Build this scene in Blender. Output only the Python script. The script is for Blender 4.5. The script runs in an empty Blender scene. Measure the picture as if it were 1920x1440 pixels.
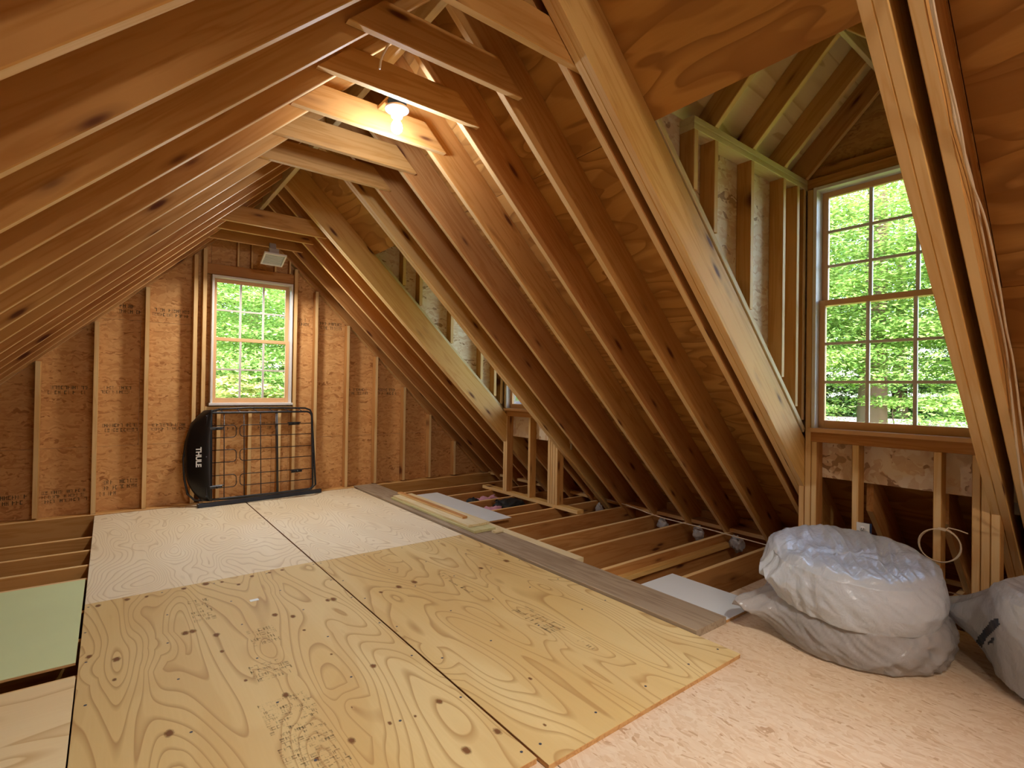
import bpy, bmesh, math, random
import numpy as np
from mathutils import Vector, Matrix, noise
C = bpy.context.scene.collection
PI = math.pi
SL = 0.965                      # roof slope (rise over run)
RX, RZ = 1.181, 3.050           # underside of the ridge where both rafter planes meet
CR, CL = 4.19, 1.91             # rafter undersides: z = CR - SL*x on the right, z = CL + SL*x on the left
CO = math.cos(math.atan(SL)); SI = math.sin(math.atan(SL))
RD = 0.235                      # rafter depth
VD = RD / CO                    # its vertical measure

# ------------------------------------------------------------------ camera, world, lights, exposure
cd = bpy.data.cameras.new('camera'); cam = bpy.data.objects.new('camera', cd); C.objects.link(cam)
yaw, pit, rol = .65994, .008712, .015222
cy, sy, cp, sp = math.cos(yaw), math.sin(yaw), math.cos(pit), math.sin(pit)
F = Vector((sy*cp, cy*cp, sp)); R0 = Vector((cy, -sy, 0)); U0 = R0.cross(F)
Rt = R0*math.cos(rol) + U0*math.sin(rol); Up = -R0*math.sin(rol) + U0*math.cos(rol)
cam.matrix_world = Matrix(((Rt.x, Up.x, -F.x, 0), (Rt.y, Up.y, -F.y, 0), (Rt.z, Up.z, -F.z, 1.23), (0, 0, 0, 1)))
cd.sensor_width = 36; cd.lens = 974.2/1920*36; cd.clip_start = .02; cd.clip_end = 400
bpy.context.scene.camera = cam

w = bpy.data.worlds.new('world'); bpy.context.scene.world = w; w.use_nodes = True
wn = w.node_tree.nodes; wl = w.node_tree.links
sky = wn.new('ShaderNodeTexSky'); sky.sky_type = 'NISHITA'; sky.sun_disc = False
sky.sun_elevation = math.radians(52); sky.sun_rotation = math.radians(215); sky.air_density = 1.0; sky.dust_density = 2.5
bg = wn['Background']; bg.inputs['Strength'].default_value = 2.1
wl.new(sky.outputs[0], bg.inputs['Color'])

sun = bpy.data.lights.new('sun', 'SUN'); sun.energy = 2.7; sun.angle = math.radians(1.5); sun.color = (1, .95, .86)
so = bpy.data.objects.new('sun', sun); C.objects.link(so)
so.rotation_euler = Vector((.50, .62, -.95)).to_track_quat('-Z', 'Y').to_euler()

def area(name, loc, direction, sx, sy_, energy, color):
    l = bpy.data.lights.new(name, 'AREA'); l.shape = 'RECTANGLE'; l.size = sx; l.size_y = sy_; l.energy = energy; l.color = color
    o = bpy.data.objects.new(name, l); C.objects.link(o); o.location = loc
    o.rotation_euler = Vector(direction).to_track_quat('-Z', 'Y').to_euler(); return o
area('fill_behind', (1.2, -3.0, 1.3), (.1, 1, -.12), 2.2, 1.6, 9, (1, .93, .82))  # unseen soft fill added behind the camera; that wall has no window
wl_ = bpy.data.lights.new('floor_fill_spot', 'SPOT'); wl_.energy = 150; wl_.color = (1, .96, .88); wl_.spot_size = math.radians(88); wl_.spot_blend = .9; wl_.shadow_soft_size = .12
wo = bpy.data.objects.new('floor_fill_spot', wl_); C.objects.link(wo); wo.location = (1.05, -.35, 2.45); wo.rotation_euler = Vector((.08, 1.75, -2.45)).to_track_quat('-Z', 'Y').to_euler()  # spot added to brighten the near floor so it bounces light up

def lamp(name, loc, energy, color, r=.04):
    l = bpy.data.lights.new(name, 'POINT'); l.energy = energy; l.color = color; l.shadow_soft_size = r
    o = bpy.data.objects.new(name, l); C.objects.link(o); o.location = loc; return o
vs = bpy.context.scene.view_settings
bpy.context.scene.display_settings.display_device = 'sRGB'
vs.view_transform = 'Standard'; vs.look = 'None'; vs.exposure = 0.62; vs.gamma = 1; vs.use_curve_mapping = False
cyc = bpy.context.scene.cycles
cyc.use_adaptive_sampling = True; cyc.adaptive_threshold = .06; cyc.max_bounces = 6; cyc.diffuse_bounces = 3; cyc.glossy_bounces = 3; cyc.transparent_max_bounces = 12
cyc.caustics_reflective = False; cyc.caustics_refractive = False; cyc.sample_clamp_indirect = 6

# ------------------------------------------------------------------ materials
def srgb(r, g, b):
    f = lambda c: c/12.92 if c <= .04045 else ((c+.055)/1.055)**2.4
    return (f(r/255), f(g/255), f(b/255), 1)
class N:
    def __init__(s, name, rough=.6, spec=.3):
        s.m = bpy.data.materials.new(name); s.m.use_nodes = True
        s.t = s.m.node_tree; s.p = s.t.nodes['Principled BSDF']
        s.p.inputs['Roughness'].default_value = rough; s.p.inputs['Specular IOR Level'].default_value = spec
    def n(s, typ, **kw):
        x = s.t.nodes.new('ShaderNode'+typ)
        for k, v in kw.items():
            if k.startswith('i_'): x.inputs[k[2:].replace('_', ' ')].default_value = v
            else: setattr(x, k, v)
        return x
    def l(s, a, b): s.t.links.new(a, b)
    def math(s, op, a, b=None, c=None):
        x = s.n('Math', operation=op)
        for i, v in enumerate((a, b, c)):
            if v is None: continue
            if isinstance(v, (int, float)): x.inputs[i].default_value = v
            else: s.l(v, x.inputs[i])
        return x.outputs[0]
    def coords(s, scale, offs=40.0, rot=(0, 0, 0)):
        tc = s.n('TexCoord'); oi = s.n('ObjectInfo')
        cmb = s.n('CombineXYZ')
        s.l(s.math('MULTIPLY', oi.outputs['Random'], offs), cmb.inputs[0])
        s.l(s.math('MULTIPLY', oi.outputs['Random'], offs*.73), cmb.inputs[1])
        s.l(s.math('MULTIPLY', oi.outputs['Random'], offs*.51), cmb.inputs[2])
        ad = s.n('VectorMath', operation='ADD'); s.l(tc.outputs['Object'], ad.inputs[0]); s.l(cmb.outputs[0], ad.inputs[1])
        mp = s.n('Mapping'); mp.inputs['Scale'].default_value = scale; mp.inputs['Rotation'].default_value = rot
        s.l(ad.outputs[0], mp.inputs['Vector']); return mp.outputs[0]
    def ramp(s, fac, stops):
        r = s.n('ValToRGB'); e = r.color_ramp.elements
        while len(e) < len(stops): e.new(.5)
        for k, (p, c) in enumerate(stops): e[k].position = p; e[k].color = c
        s.l(fac, r.inputs[0]); return r.outputs[0]
    def mix(s, fac, a, b, typ='MIX'):
        x = s.n('MixRGB', blend_type=typ)
        for i, v in enumerate((fac, a, b)):
            if isinstance(v, (int, float, tuple)): x.inputs[i].default_value = v
            else: s.l(v, x.inputs[i])
        return x.outputs[0]
    def noise(s, vec, scale, detail=3, rough=.5, dist=0):
        x = s.n('TexNoise'); x.inputs['Scale'].default_value = scale; x.inputs['Detail'].default_value = detail
        x.inputs['Roughness'].default_value = rough; x.inputs['Distortion'].default_value = dist
        s.l(vec, x.inputs['Vector']); return x.outputs[0]
    def vor(s, vec, scale, out='Distance'):
        x = s.n('TexVoronoi'); x.inputs['Scale'].default_value = scale; s.l(vec, x.inputs['Vector']); return x.outputs[out]
    def bump(s, h, st=.2, d=.002):
        b = s.n('Bump'); b.inputs['Strength'].default_value = st; b.inputs['Distance'].default_value = d
        s.l(h, b.inputs['Height']); s.l(b.outputs[0], s.p.inputs['Normal'])
    def base(s, c):
        if isinstance(c, tuple): s.p.inputs['Base Color'].default_value = c
        else: s.l(c, s.p.inputs['Base Color'])
        return s.m

def lumber_mat(name, light, mid, dark, vary=.25, knots=True, rough=.62):
    k = N(name, rough)
    v = k.coords((1, 1, 1))
    mp = k.n('Mapping'); mp.inputs['Scale'].default_value = (.55, 9, 9); k.l(v, mp.inputs['Vector'])
    g1 = k.noise(mp.outputs[0], 1.6, 3, .55, .6)
    rings = k.math('PINGPONG', k.math('MULTIPLY', g1, 9.0), 1.0)
    mp2 = k.n('Mapping'); mp2.inputs['Scale'].default_value = (3, 120, 120); k.l(v, mp2.inputs['Vector'])
    fine = k.noise(mp2.outputs[0], 1.0, 2)
    col = k.ramp(rings, [(0, mid), (.55, light), (1, light)])
    col = k.mix(k.math('MULTIPLY', fine, .35), col, mid)
    big = k.noise(v, 1.1, 2)
    col = k.mix(k.ramp(big, [(.42, (0, 0, 0, 1)), (.75, (.55, .55, .55, 1))]), col, dark)
    oi = k.n('ObjectInfo')
    col = k.mix(k.math('MULTIPLY', oi.outputs['Random'], vary), col, dark)
    if knots:
        mp3 = k.n('Mapping'); mp3.inputs['Scale'].default_value = (2.3, 1.5, 9.5); k.l(v, mp3.inputs['Vector'])
        d = k.vor(mp3.outputs[0], 1.0)
        col = k.mix(k.ramp(d, [(.0, (1, 1, 1, 1)), (.085, (.9, .9, .9, 1)), (.15, (.25, .25, .25, 1)), (.26, (0, 0, 0, 1))]), col, srgb(92, 42, 16))
    k.bump(fine, .12, .001)
    return k.base(col)

LUM = lumber_mat('pine_lumber', srgb(216, 164, 96), srgb(196, 140, 70), srgb(168, 110, 48))
LUMD = lumber_mat('pine_lumber_reddish', srgb(206, 150, 88), srgb(184, 124, 64), srgb(154, 96, 44))
LUMY = lumber_mat('pine_lumber_yellow', srgb(232, 190, 118), srgb(214, 164, 90), srgb(196, 140, 72))
LUMLIT = lumber_mat('pine_lit_edge', srgb(236, 202, 146), srgb(226, 184, 122), srgb(206, 156, 94), .15, False)  # lighter pine for narrow faces: window and floor light put into the colour
LUMG = lumber_mat('weathered_plank', srgb(174, 154, 128), srgb(148, 126, 102), srgb(122, 98, 76), .1)
LUMP = lumber_mat('pale_board', srgb(232, 214, 172), srgb(216, 192, 142), srgb(196, 166, 116), .1, False)
LUMGR = lumber_mat('greenish_board', srgb(216, 208, 156), srgb(198, 188, 132), srgb(176, 160, 110), .1, False)

def ply_mat(name, light, mid, dark, line, freq=11.0, sx=.55, sy=2.2, rough=.6, linew=.30, knots=.06, patches=0.0):
    k = N(name, rough)
    v = k.coords((1, 1, 1))
    mp = k.n('Mapping'); mp.inputs['Scale'].default_value = (sx, sy, 1.0); k.l(v, mp.inputs['Vector'])
    n1 = k.noise(mp.outputs[0], 1.5, 1.4, .42, .35)
    kn = k.n('Mapping'); kn.inputs['Scale'].default_value = (1.1, 2.6, 1); k.l(v, kn.inputs['Vector'])
    dk = k.vor(kn.outputs[0], 1.5)
    pull = k.math('MULTIPLY', k.math('MINIMUM', dk, .34), .33)
    hgt = k.math('ADD', n1, pull)
    rings = k.math('FRACT', k.math('MULTIPLY', hgt, freq*1.6))
    one = (1, 1, 1, 1); zero = (0, 0, 0, 1)
    ln = k.ramp(rings, [(0, one), (linew*.55, (.4, .4, .4, 1)), (linew, zero), (.95, zero), (1, one)])
    big = k.noise(mp.outputs[0], 1.2, 2)
    col = k.ramp(big, [(.32, light), (.62, mid)])
    col = k.mix(k.math('MULTIPLY', ln, .72), col, line)
    mpf = k.n('Mapping'); mpf.inputs['Scale'].default_value = (4, 90, 1); k.l(v, mpf.inputs['Vector'])
    fine = k.noise(mpf.outputs[0], 1.0, 3)
    col = k.mix(k.math('MULTIPLY', fine, .28), col, dark)
    if patches:
        pb = k.ramp(k.noise(mp.outputs[0], 2.1, 1, .4, .8), [(.52, zero), (.56, one)])
        col = k.mix(k.math('MULTIPLY', pb, patches), col, dark)
    col = k.mix(k.ramp(dk, [(0, one), (knots*.6, (.85, .85, .85, 1)), (knots, zero)]), col, srgb(104, 66, 36))
    k.bump(k.math('ADD', ln, fine), .10, .001)
    return k.base(col)
PLYF = ply_mat('plywood_floor', srgb(228, 204, 148), srgb(218, 186, 122), srgb(198, 156, 94), srgb(166, 122, 68), 15.0, .42, 1.9, linew=.26, knots=.012, patches=.22)
PLYF2 = ply_mat('plywood_floor_pale', srgb(240, 224, 192), srgb(232, 212, 176), srgb(216, 190, 148), srgb(198, 172, 132), 17.0, .7, 2.1, linew=.3, knots=.015)
PLYP = ply_mat('plywood_smooth', srgb(242, 222, 176), srgb(236, 210, 160), srgb(218, 182, 128), srgb(200, 162, 106), 4.0, .25, 2.4, knots=.015)
PLYR = ply_mat('plywood_roof', srgb(216, 166, 96), srgb(200, 146, 76), srgb(166, 112, 52), srgb(138, 88, 40), 4.5, .9, 3.0, .65, .42, .035, .6)

def osb_mat(name, a, b, c, d, sc=1.0):
    k = N(name, .68)
    v = k.coords((1, 1, 1), 17)
    nz = k.n('TexNoise'); nz.inputs['Scale'].default_value = 9; nz.inputs['Detail'].default_value = 1; k.l(v, nz.inputs['Vector'])
    vm = k.n('VectorMath', operation='SCALE'); k.l(nz.outputs['Color'], vm.inputs[0]); vm.inputs['Scale'].default_value = .10
    va = k.n('VectorMath', operation='ADD'); k.l(v, va.inputs[0]); k.l(vm.outputs[0], va.inputs[1])
    outs = []
    for rz, s1 in ((.45, 1.0), (-.5, 1.25), (.05, .85)):
        mp = k.n('Mapping'); mp.inputs['Rotation'].default_value = (0, 0, rz); mp.inputs['Scale'].default_value = (9*sc*s1, 46*sc*s1, 1)
        k.l(va.outputs[0], mp.inputs['Vector']); outs.append(k.vor(mp.outputs[0], 1.0, 'Color'))
    sel = k.noise(va.outputs[0], 16*sc, 1)
    s1 = k.ramp(sel, [(.45, (0, 0, 0, 1)), (.5, (1, 1, 1, 1))])
    s2 = k.ramp(k.noise(v, 23*sc, 1), [(.5, (0, 0, 0, 1)), (.54, (1, 1, 1, 1))])
    m = k.mix(s2, k.mix(s1, outs[0], outs[1]), outs[2])
    sp = k.n('SeparateColor'); k.l(m, sp.inputs[0])
    col = k.ramp(sp.outputs[0], [(0, d), (.07, c), (.45, b), (1, a)])
    k.bump(sp.outputs[0], .18, .002)
    return k.base(col)
OSB = osb_mat('osb_wall', srgb(224, 172, 112), srgb(214, 160, 100), srgb(200, 142, 84), srgb(168, 112, 62))
OSBP = osb_mat('osb_dormer', srgb(248, 230, 204), srgb(240, 216, 182), srgb(226, 192, 154), srgb(172, 134, 102), .8)
OSBF = osb_mat('osb_floor', srgb(226, 202, 172), srgb(220, 192, 160), srgb(212, 180, 146), srgb(188, 152, 116), 1.6)

def plain(name, col, rough=.5, metal=0, spec=.4, nscale=0, var=.12):
    k = N(name, rough, spec); k.p.inputs['Metallic'].default_value = metal
    if nscale:
        v = k.coords((1, 1, 1)); f = k.noise(v, nscale, 4)
        k.bump(f, .15, .002)
        return k.base(k.mix(k.math('MULTIPLY', f, var*2), col, tuple(x*.6 for x in col[:3])+(1,)))
    return k.base(col)
BLACK = plain('black_powder_coat', srgb(26, 26, 29), .38, 0, .5, 60)
BLACKP = plain('black_plastic', srgb(16, 16, 18), .3, 0, .5, 30)
BAR = plain('blue_black_bar', srgb(52, 58, 72), .35, .2, .5, 40)
WHITE = plain('white_plastic', srgb(236, 236, 232), .35, 0, .5, 20, .04)
WHITEB = plain('white_melamine', srgb(224, 226, 226), .35, 0, .5, 8, .06)
GREENB = plain('pale_green_board', srgb(214, 224, 170), .7, 0, .2, 3, .12)
EDGE = lumber_mat('ply_edge', srgb(206, 160, 104), srgb(182, 132, 82), srgb(142, 96, 54), .1, False)
PAPER = plain('drywall_paper', srgb(176, 158, 142), .9, 0, .1, 5, .2)
JAMB = plain('window_frame_wood', srgb(226, 176, 124), .5, 0, .4, 12, .15)
JAMBW = plain('window_vinyl', srgb(232, 226, 220), .45, 0, .4, 12, .05)
MUNT = plain('window_muntin', srgb(216, 204, 196), .4, 0, .4, 12, .05)
BLUE = plain('blue_box', srgb(58, 84, 130), .5, 0, .4, 12, .1)
CABLE = plain('cable_sheath', srgb(220, 196, 164), .5, 0, .4, 30, .08)
RUBBER = plain('tire_rubber', srgb(34, 33, 34), .7, 0, .3, 20)
PINK = plain('pink_cloth', srgb(206, 150, 168), .85, 0, .2, 14, .3)
NAVY = plain('black_bag', srgb(36, 38, 40), .6, 0, .4, 14, .3)
FELT = plain('roof_felt', srgb(40, 38, 36), .9, 0, .1, 9)
SIDING = plain('siding', srgb(206, 200, 188), .8, 0, .2, 9, .06)
BARK = plain('bark', srgb(116, 92, 80), .9, 0, .1, 6, .35)
ASPH = plain('asphalt', srgb(138, 124, 124), .9, 0, .1, 2, .12)
LAMPH = plain('porcelain', srgb(232, 232, 240), .25, 0, .5, 20, .03)
DARKG = plain('dark_print', srgb(70, 74, 84), .6, 0, .3, 30)

def ground_mat():
    k = N('forest_ground', .9, .1); v = k.coords((1, 1, 1), 0)
    f = k.noise(v, .6, 5); g = k.noise(v, 7, 4)
    col = k.ramp(f, [(.35, srgb(86, 118, 44)), (.5, srgb(120, 150, 62)), (.62, srgb(120, 98, 66))])
    return k.base(k.mix(k.math('MULTIPLY', g, .5), col, srgb(60, 80, 30)))
GROUND = ground_mat()

def leaf_mat(name, a, b, c):
    k = N(name, .5, .25); t = k.t
    gi = k.n('NewGeometry'); v = k.coords((1, 1, 1), 9); f = k.noise(v, 1.3, 3)
    r = k.n('Attribute', attribute_name='leafrand') if False else None
    rnd = k.n('TexWhiteNoise'); rnd.noise_dimensions = '1D'; k.l(gi.outputs['Random Per Island'], rnd.inputs['W'])
    col = k.ramp(k.math('ADD', k.math('MULTIPLY', f, .5), k.math('MULTIPLY', rnd.outputs['Value'], .5)), [(.25, c), (.5, b), (.75, a)])
    k.base(col)
    tr = k.n('BsdfTranslucent'); k.l(k.mix(.4, col, srgb(176, 200, 90)), tr.inputs['Color'])
    mx = k.n('MixShader'); mx.inputs[0].default_value = .34
    k.l(k.p.outputs[0], mx.inputs[1]); k.l(tr.outputs[0], mx.inputs[2])
    k.l(mx.outputs[0], t.nodes['Material Output'].inputs['Surface']); return k.m
LEAF1 = leaf_mat('leaves_maple', srgb(156, 186, 104), srgb(112, 152, 72), srgb(62, 98, 44))
LEAF2 = leaf_mat('leaves_beech', srgb(174, 194, 116), srgb(134, 166, 84), srgb(78, 116, 50))
LEAF3 = leaf_mat('leaves_dark', srgb(104, 138, 72), srgb(70, 106, 50), srgb(38, 64, 30))
LEAF4 = leaf_mat('leaves_gold', srgb(206, 200, 140), srgb(176, 172, 100), srgb(120, 132, 70))

def glass_mat():
    k = N('window_glass'); t = k.t
    a = k.n('BsdfTransparent'); a.inputs[0].default_value = (.97, .98, .97, 1)
    g = k.n('BsdfGlossy'); g.inputs['Roughness'].default_value = .02
    f = k.n('Fresnel'); f.inputs[0].default_value = 1.3
    v = k.coords((1, 1, 1)); nz = k.noise(v, .8, 1)
    mx = k.n('MixShader'); k.l(k.math('MULTIPLY', f.outputs[0], k.math('ADD', .8, k.math('MULTIPLY', nz, .2))), mx.inputs[0])
    k.l(a.outputs[0], mx.inputs[1]); k.l(g.outputs[0], mx.inputs[2])
    k.l(mx.outputs[0], t.nodes['Material Output'].inputs['Surface']); return k.m
GLASS = glass_mat()

def film_mat(name, tint, tr):
    k = N(name, .22, .8); t = k.t
    v = k.coords((1, 1, 1)); f = k.noise(v, 9, 4)
    k.base(k.mix(f, tint, tuple(x*.86 for x in tint[:3])+(1,)))
    mpw = k.n('Mapping'); mpw.inputs['Rotation'].default_value = (0, 0, .75); mpw.inputs['Scale'].default_value = (3.2, 26, 12); k.l(v, mpw.inputs['Vector'])
    k.bump(k.math('ADD', k.noise(mpw.outputs[0], 1.0, 3, .55, .8), k.math('MULTIPLY', k.noise(v, 15, 4, .6, 1.8), .7)), .6, .012)
    a = k.n('BsdfTransparent'); a.inputs[0].default_value = (.95, .95, .96, 1)
    tl = k.n('BsdfTranslucent'); tl.inputs[0].default_value = tint
    m1 = k.n('MixShader'); m1.inputs[0].default_value = .3; k.l(k.p.outputs[0], m1.inputs[1]); k.l(tl.outputs[0], m1.inputs[2])
    m2 = k.n('MixShader'); m2.inputs[0].default_value = tr; k.l(m1.outputs[0], m2.inputs[1]); k.l(a.outputs[0], m2.inputs[2])
    k.l(m2.outputs[0], t.nodes['Material Output'].inputs['Surface']); return k.m
FILM = film_mat('plastic_film', srgb(232, 236, 242), .10)
FILM2 = film_mat('plastic_film_thin', srgb(214, 208, 204), .26)

def ink_mat(nm='ink', lo=1., hi=.45):
    k = N(nm, .7, .2); t = k.t; v = k.coords((1, 1, 1)); f = k.noise(v, 30, 3)
    k.base(srgb(104, 88, 66))
    a = k.n('BsdfTransparent'); mx = k.n('MixShader')
    k.l(k.ramp(f, [(.36, (lo, lo, lo, 1)), (.66, (hi, hi, hi, 1))]), mx.inputs[0])
    k.l(k.p.outputs[0], mx.inputs[1]); k.l(a.outputs[0], mx.inputs[2])
    k.l(mx.outputs[0], t.nodes['Material Output'].inputs['Surface']); return k.m
INK = ink_mat(); INKD = ink_mat('ink_dense', .45, .0)
def emit(name, col, st):
    k = N(name); e = k.n('Emission'); e.inputs[0].default_value = col; e.inputs[1].default_value = st
    k.l(e.outputs[0], k.t.nodes['Material Output'].inputs['Surface']); return k.m
BULB = emit('bulb_glow', (.93, .94, 1, 1), 14)

# ------------------------------------------------------------------ helpers
def tag(o, label, cat, group=None, kind=None):
    o['label'] = label; o['category'] = cat
    if group: o['group'] = group
    if kind: o['kind'] = kind
    return o
def empty(name, loc=(0, 0, 0)):
    o = bpy.data.objects.new(name, None); C.objects.link(o); o.location = loc; o.empty_display_size = .1; return o
def obj(name, verts, faces, mat, parent=None, smooth=False, mw=None):
    me = bpy.data.meshes.new(name); me.from_pydata([tuple(v) for v in verts], [], faces); me.materials.append(mat)
    if smooth: me.polygons.foreach_set('use_smooth', [True]*len(me.polygons))
    me.update(); return link(name, me, parent, mw)
def link(name, me, parent=None, mw=None):
    o = bpy.data.objects.new(name, me); C.objects.link(o)
    if parent is not None:
        o.parent = parent
        o.matrix_parent_inverse = Matrix.Translation(-parent_loc(parent))
    if mw is not None: o.matrix_world = mw; o.matrix_basis = mw if parent is None else mw
    return o
def parent_loc(p):
    v = Vector((0, 0, 0))
    return v
def setp(o, parent):
    """children keep world coordinates: every root empty stands at the origin or carries the inverse"""
    o.parent = parent; o.matrix_parent_inverse = WM[parent.name].inverted() if parent.name in WM else Matrix.Identity(4)
WM = {}
def root(name, loc, label, cat, group=None, kind=None):
    o = empty(name, loc); WM[o.name] = Matrix.Translation(loc); tag(o, label, cat, group, kind); return o
def put(name, me, parent, M):
    o = bpy.data.objects.new(name, me); C.objects.link(o); o.matrix_basis = M
    if parent is not None: setp(o, parent)
    W = M.copy(); WM[o.name] = W
    return o
MC = {}
def box_mesh(name, L, W, D, mat, c=.003, k0=0., k1=0., w0=0.):
    """board: x 0..L, y -W/2..W/2, z 0..D, eased edges, ends sheared by k0/k1 (dx per z)"""
    key = (round(L, 4), round(W, 4), round(D, 4), mat.name, c, round(k0, 4), round(k1, 4))
    if key in MC: return MC[key]
    h = W/2; c = min(c, h*.4, D*.4)
    prof = [(-h+c, 0), (h-c, 0), (h, c), (h, D-c), (h-c, D), (-h+c, D), (-h, D-c), (-h, c)]
    vs = [(k0*z, y, z) for y, z in prof] + [(L+k1*z, y, z) for y, z in prof]
    fs = [tuple(range(7, -1, -1)), tuple(range(8, 16))] + [(i, (i+1) % 8, 8+(i+1) % 8, 8+i) for i in range(8)]
    me = bpy.data.meshes.new(name); me.from_pydata(vs, [], fs); me.materials.append(mat)
    if mat in (LUM, LUMD, LUMY) and min(W, D) < .6*max(W, D):      # narrow faces painted paler, standing in for light on them
        me.materials.append(LUMLIT)
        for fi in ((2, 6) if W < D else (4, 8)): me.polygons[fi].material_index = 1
    me.update(); MC[key] = me; return me
def frame(p, x, z):
    x = Vector(x).normalized(); z = Vector(z); z = (z - x*z.dot(x)).normalized(); y = z.cross(x)
    return Matrix(((x.x, y.x, z.x, p[0]), (x.y, y.y, z.y, p[1]), (x.z, y.z, z.z, p[2]), (0, 0, 0, 1)))
def board(name, parent, p, q, W, D, zdir, mat, c=.003, k0=0., k1=0.):
    """board from p to q; p,q on the centre line of its bottom face, depth D towards zdir, width W sideways"""
    p = Vector(p); q = Vector(q)
    return put(name, box_mesh(name, (q-p).length, W, D, mat, c, k0, k1), parent, frame(p, q-p, zdir))
def slab(name, parent, x0, x1, y0, y1, z0, z1, mat, grain='y', c=.0015):
    """axis-aligned block whose grain runs along x, y or z"""
    dx, dy, dz = x1-x0, y1-y0, z1-z0
    if grain == 'x': return put(name, box_mesh(name, dx, dy, dz, mat, c), parent, frame((x0, (y0+y1)/2, z0), (1, 0, 0), (0, 0, 1)))
    if grain == 'y': return put(name, box_mesh(name, dy, dx, dz, mat, c), parent, frame(((x0+x1)/2, y0, z0), (0, 1, 0), (0, 0, 1)))
    return put(name, box_mesh(name, dz, dy, dx, mat, c), parent, frame((x1, (y0+y1)/2, z0), (0, 0, 1), (-1, 0, 0)))
def tube_mesh(name, pts, r, mat, seg=8, closed=False, square=False):
    pts = [Vector(p) for p in pts]; n = len(pts); vs = []; fs = []
    if square: seg = 4
    up = None
    for i, p in enumerate(pts):
        a = pts[(i-1) % n] if (closed or i > 0) else p; b = pts[(i+1) % n] if (closed or i < n-1) else p
        t = (b-a).normalized()
        if up is None:
            up = Vector((0, 0, 1)) if abs(t.z) < .9 else Vector((1, 0, 0))
        u = (up - t*up.dot(t)).normalized(); up = u; v = t.cross(u)
        for k in range(seg):
            an = 2*PI*k/seg + (PI/4 if square else 0); vs.append(p + (u*math.cos(an) + v*math.sin(an))*r)
    m = n if closed else n-1
    for i in range(m):
        j = (i+1) % n
        for k in range(seg):
            l = (k+1) % seg; fs.append((i*seg+k, i*seg+l, j*seg+l, j*seg+k))
    if not closed: fs += [tuple(range(seg-1, -1, -1)), tuple(range((n-1)*seg, n*seg))]
    me = bpy.data.meshes.new(name); me.from_pydata([tuple(v) for v in vs], [], fs); me.materials.append(mat)
    if not square: me.polygons.foreach_set('use_smooth', [True]*len(me.polygons))
    me.update(); return me
def tube(name, parent, pts, r, mat, seg=8, closed=False, square=False):
    return put(name, tube_mesh(name, pts, r, mat, seg, closed, square), parent, Matrix.Identity(4))
def lathe(name, parent, prof, mat, M, seg=32):
    vs = []; fs = []
    for r, z in prof:
        for k in range(seg): vs.append((r*math.cos(2*PI*k/seg), r*math.sin(2*PI*k/seg), z))
    for i in range(len(prof)-1):
        for k in range(seg):
            l = (k+1) % seg; fs.append((i*seg+k, i*seg+l, (i+1)*seg+l, (i+1)*seg+k))
    me = bpy.data.meshes.new(name); me.from_pydata(vs, [], fs); me.materials.append(mat)
    me.polygons.foreach_set('use_smooth', [True]*len(me.polygons)); me.update()
    return put(name, me, parent, M)
def poly_panel(name, parent, pts, nrm, th, mat, grain):
    """flat panel: outline pts, thickness th along nrm, local x along grain"""
    nrm = Vector(nrm).normalized(); M = frame(pts[0], grain, nrm); Mi = M.inverted()
    a = [Mi @ Vector(p) for p in pts]; n = len(a)
    vs = [(p.x, p.y, 0) for p in a] + [(p.x, p.y, th) for p in a]
    fs = [tuple(range(n-1, -1, -1)), tuple(range(n, 2*n))] + [(i, (i+1) % n, n+(i+1) % n, n+i) for i in range(n)]
    me = bpy.data.meshes.new(name); me.from_pydata(vs, [], fs); me.materials.append(mat)
    bm = bmesh.new(); bm.from_mesh(me); bmesh.ops.recalc_face_normals(bm, faces=bm.faces); bm.to_mesh(me); bm.free(); me.update()
    return put(name, me, parent, M)
def stamp(parent, o, u, v, W, H, rows, seed):
    """printed mill stamp: rows of short ink bars lying 0.5 mm proud of the panel"""
    rnd = random.Random(seed); o = Vector(o); u = Vector(u).normalized(); v = Vector(v).normalized(); nn = u.cross(v)
    vs = []; fs = []
    def q(a, b, c, d):
        i = len(vs)
        for x, y in ((a, b), (c, b), (c, d), (a, d)): vs.append(o + u*x + v*y)
        fs.append((i, i+1, i+2, i+3))
    rh = H/rows
    for r in range(rows):
        x = 0
        while x < W:
            ch = rnd.choice((.012, .018, .024)) * (H/rows/.05)**.5
            if rnd.random() < .78:
                b = r*rh + rh*.12; t = (r+1)*rh - rh*.15; s = ch*.28
                k = rnd.randrange(5)
                if k in (0, 1, 3): q(x, b, x+s, t)
                if k in (1, 2): q(x+ch*.62, b, x+ch*.62+s, t)
                if k in (0, 2, 4): q(x, t-s, x+ch*.8, t)
                if k in (3, 4, 1): q(x, (b+t)/2, x+ch*.8, (b+t)/2+s)
                if k in (0, 4): q(x, b, x+ch*.8, b+s)
            x += ch*1.05
    return obj_child('printed_stamp', vs, fs, INKD if abs(v.z) > .5 else INK, parent)
def obj_child(name, vs, fs, mat, parent, smooth=False):
    me = bpy.data.meshes.new(name); me.from_pydata([tuple(v) for v in vs], [], fs); me.materials.append(mat)
    if smooth: me.polygons.foreach_set('use_smooth', [True]*len(me.polygons))
    me.update(); return put(name, me, parent, Matrix.Identity(4))

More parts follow.
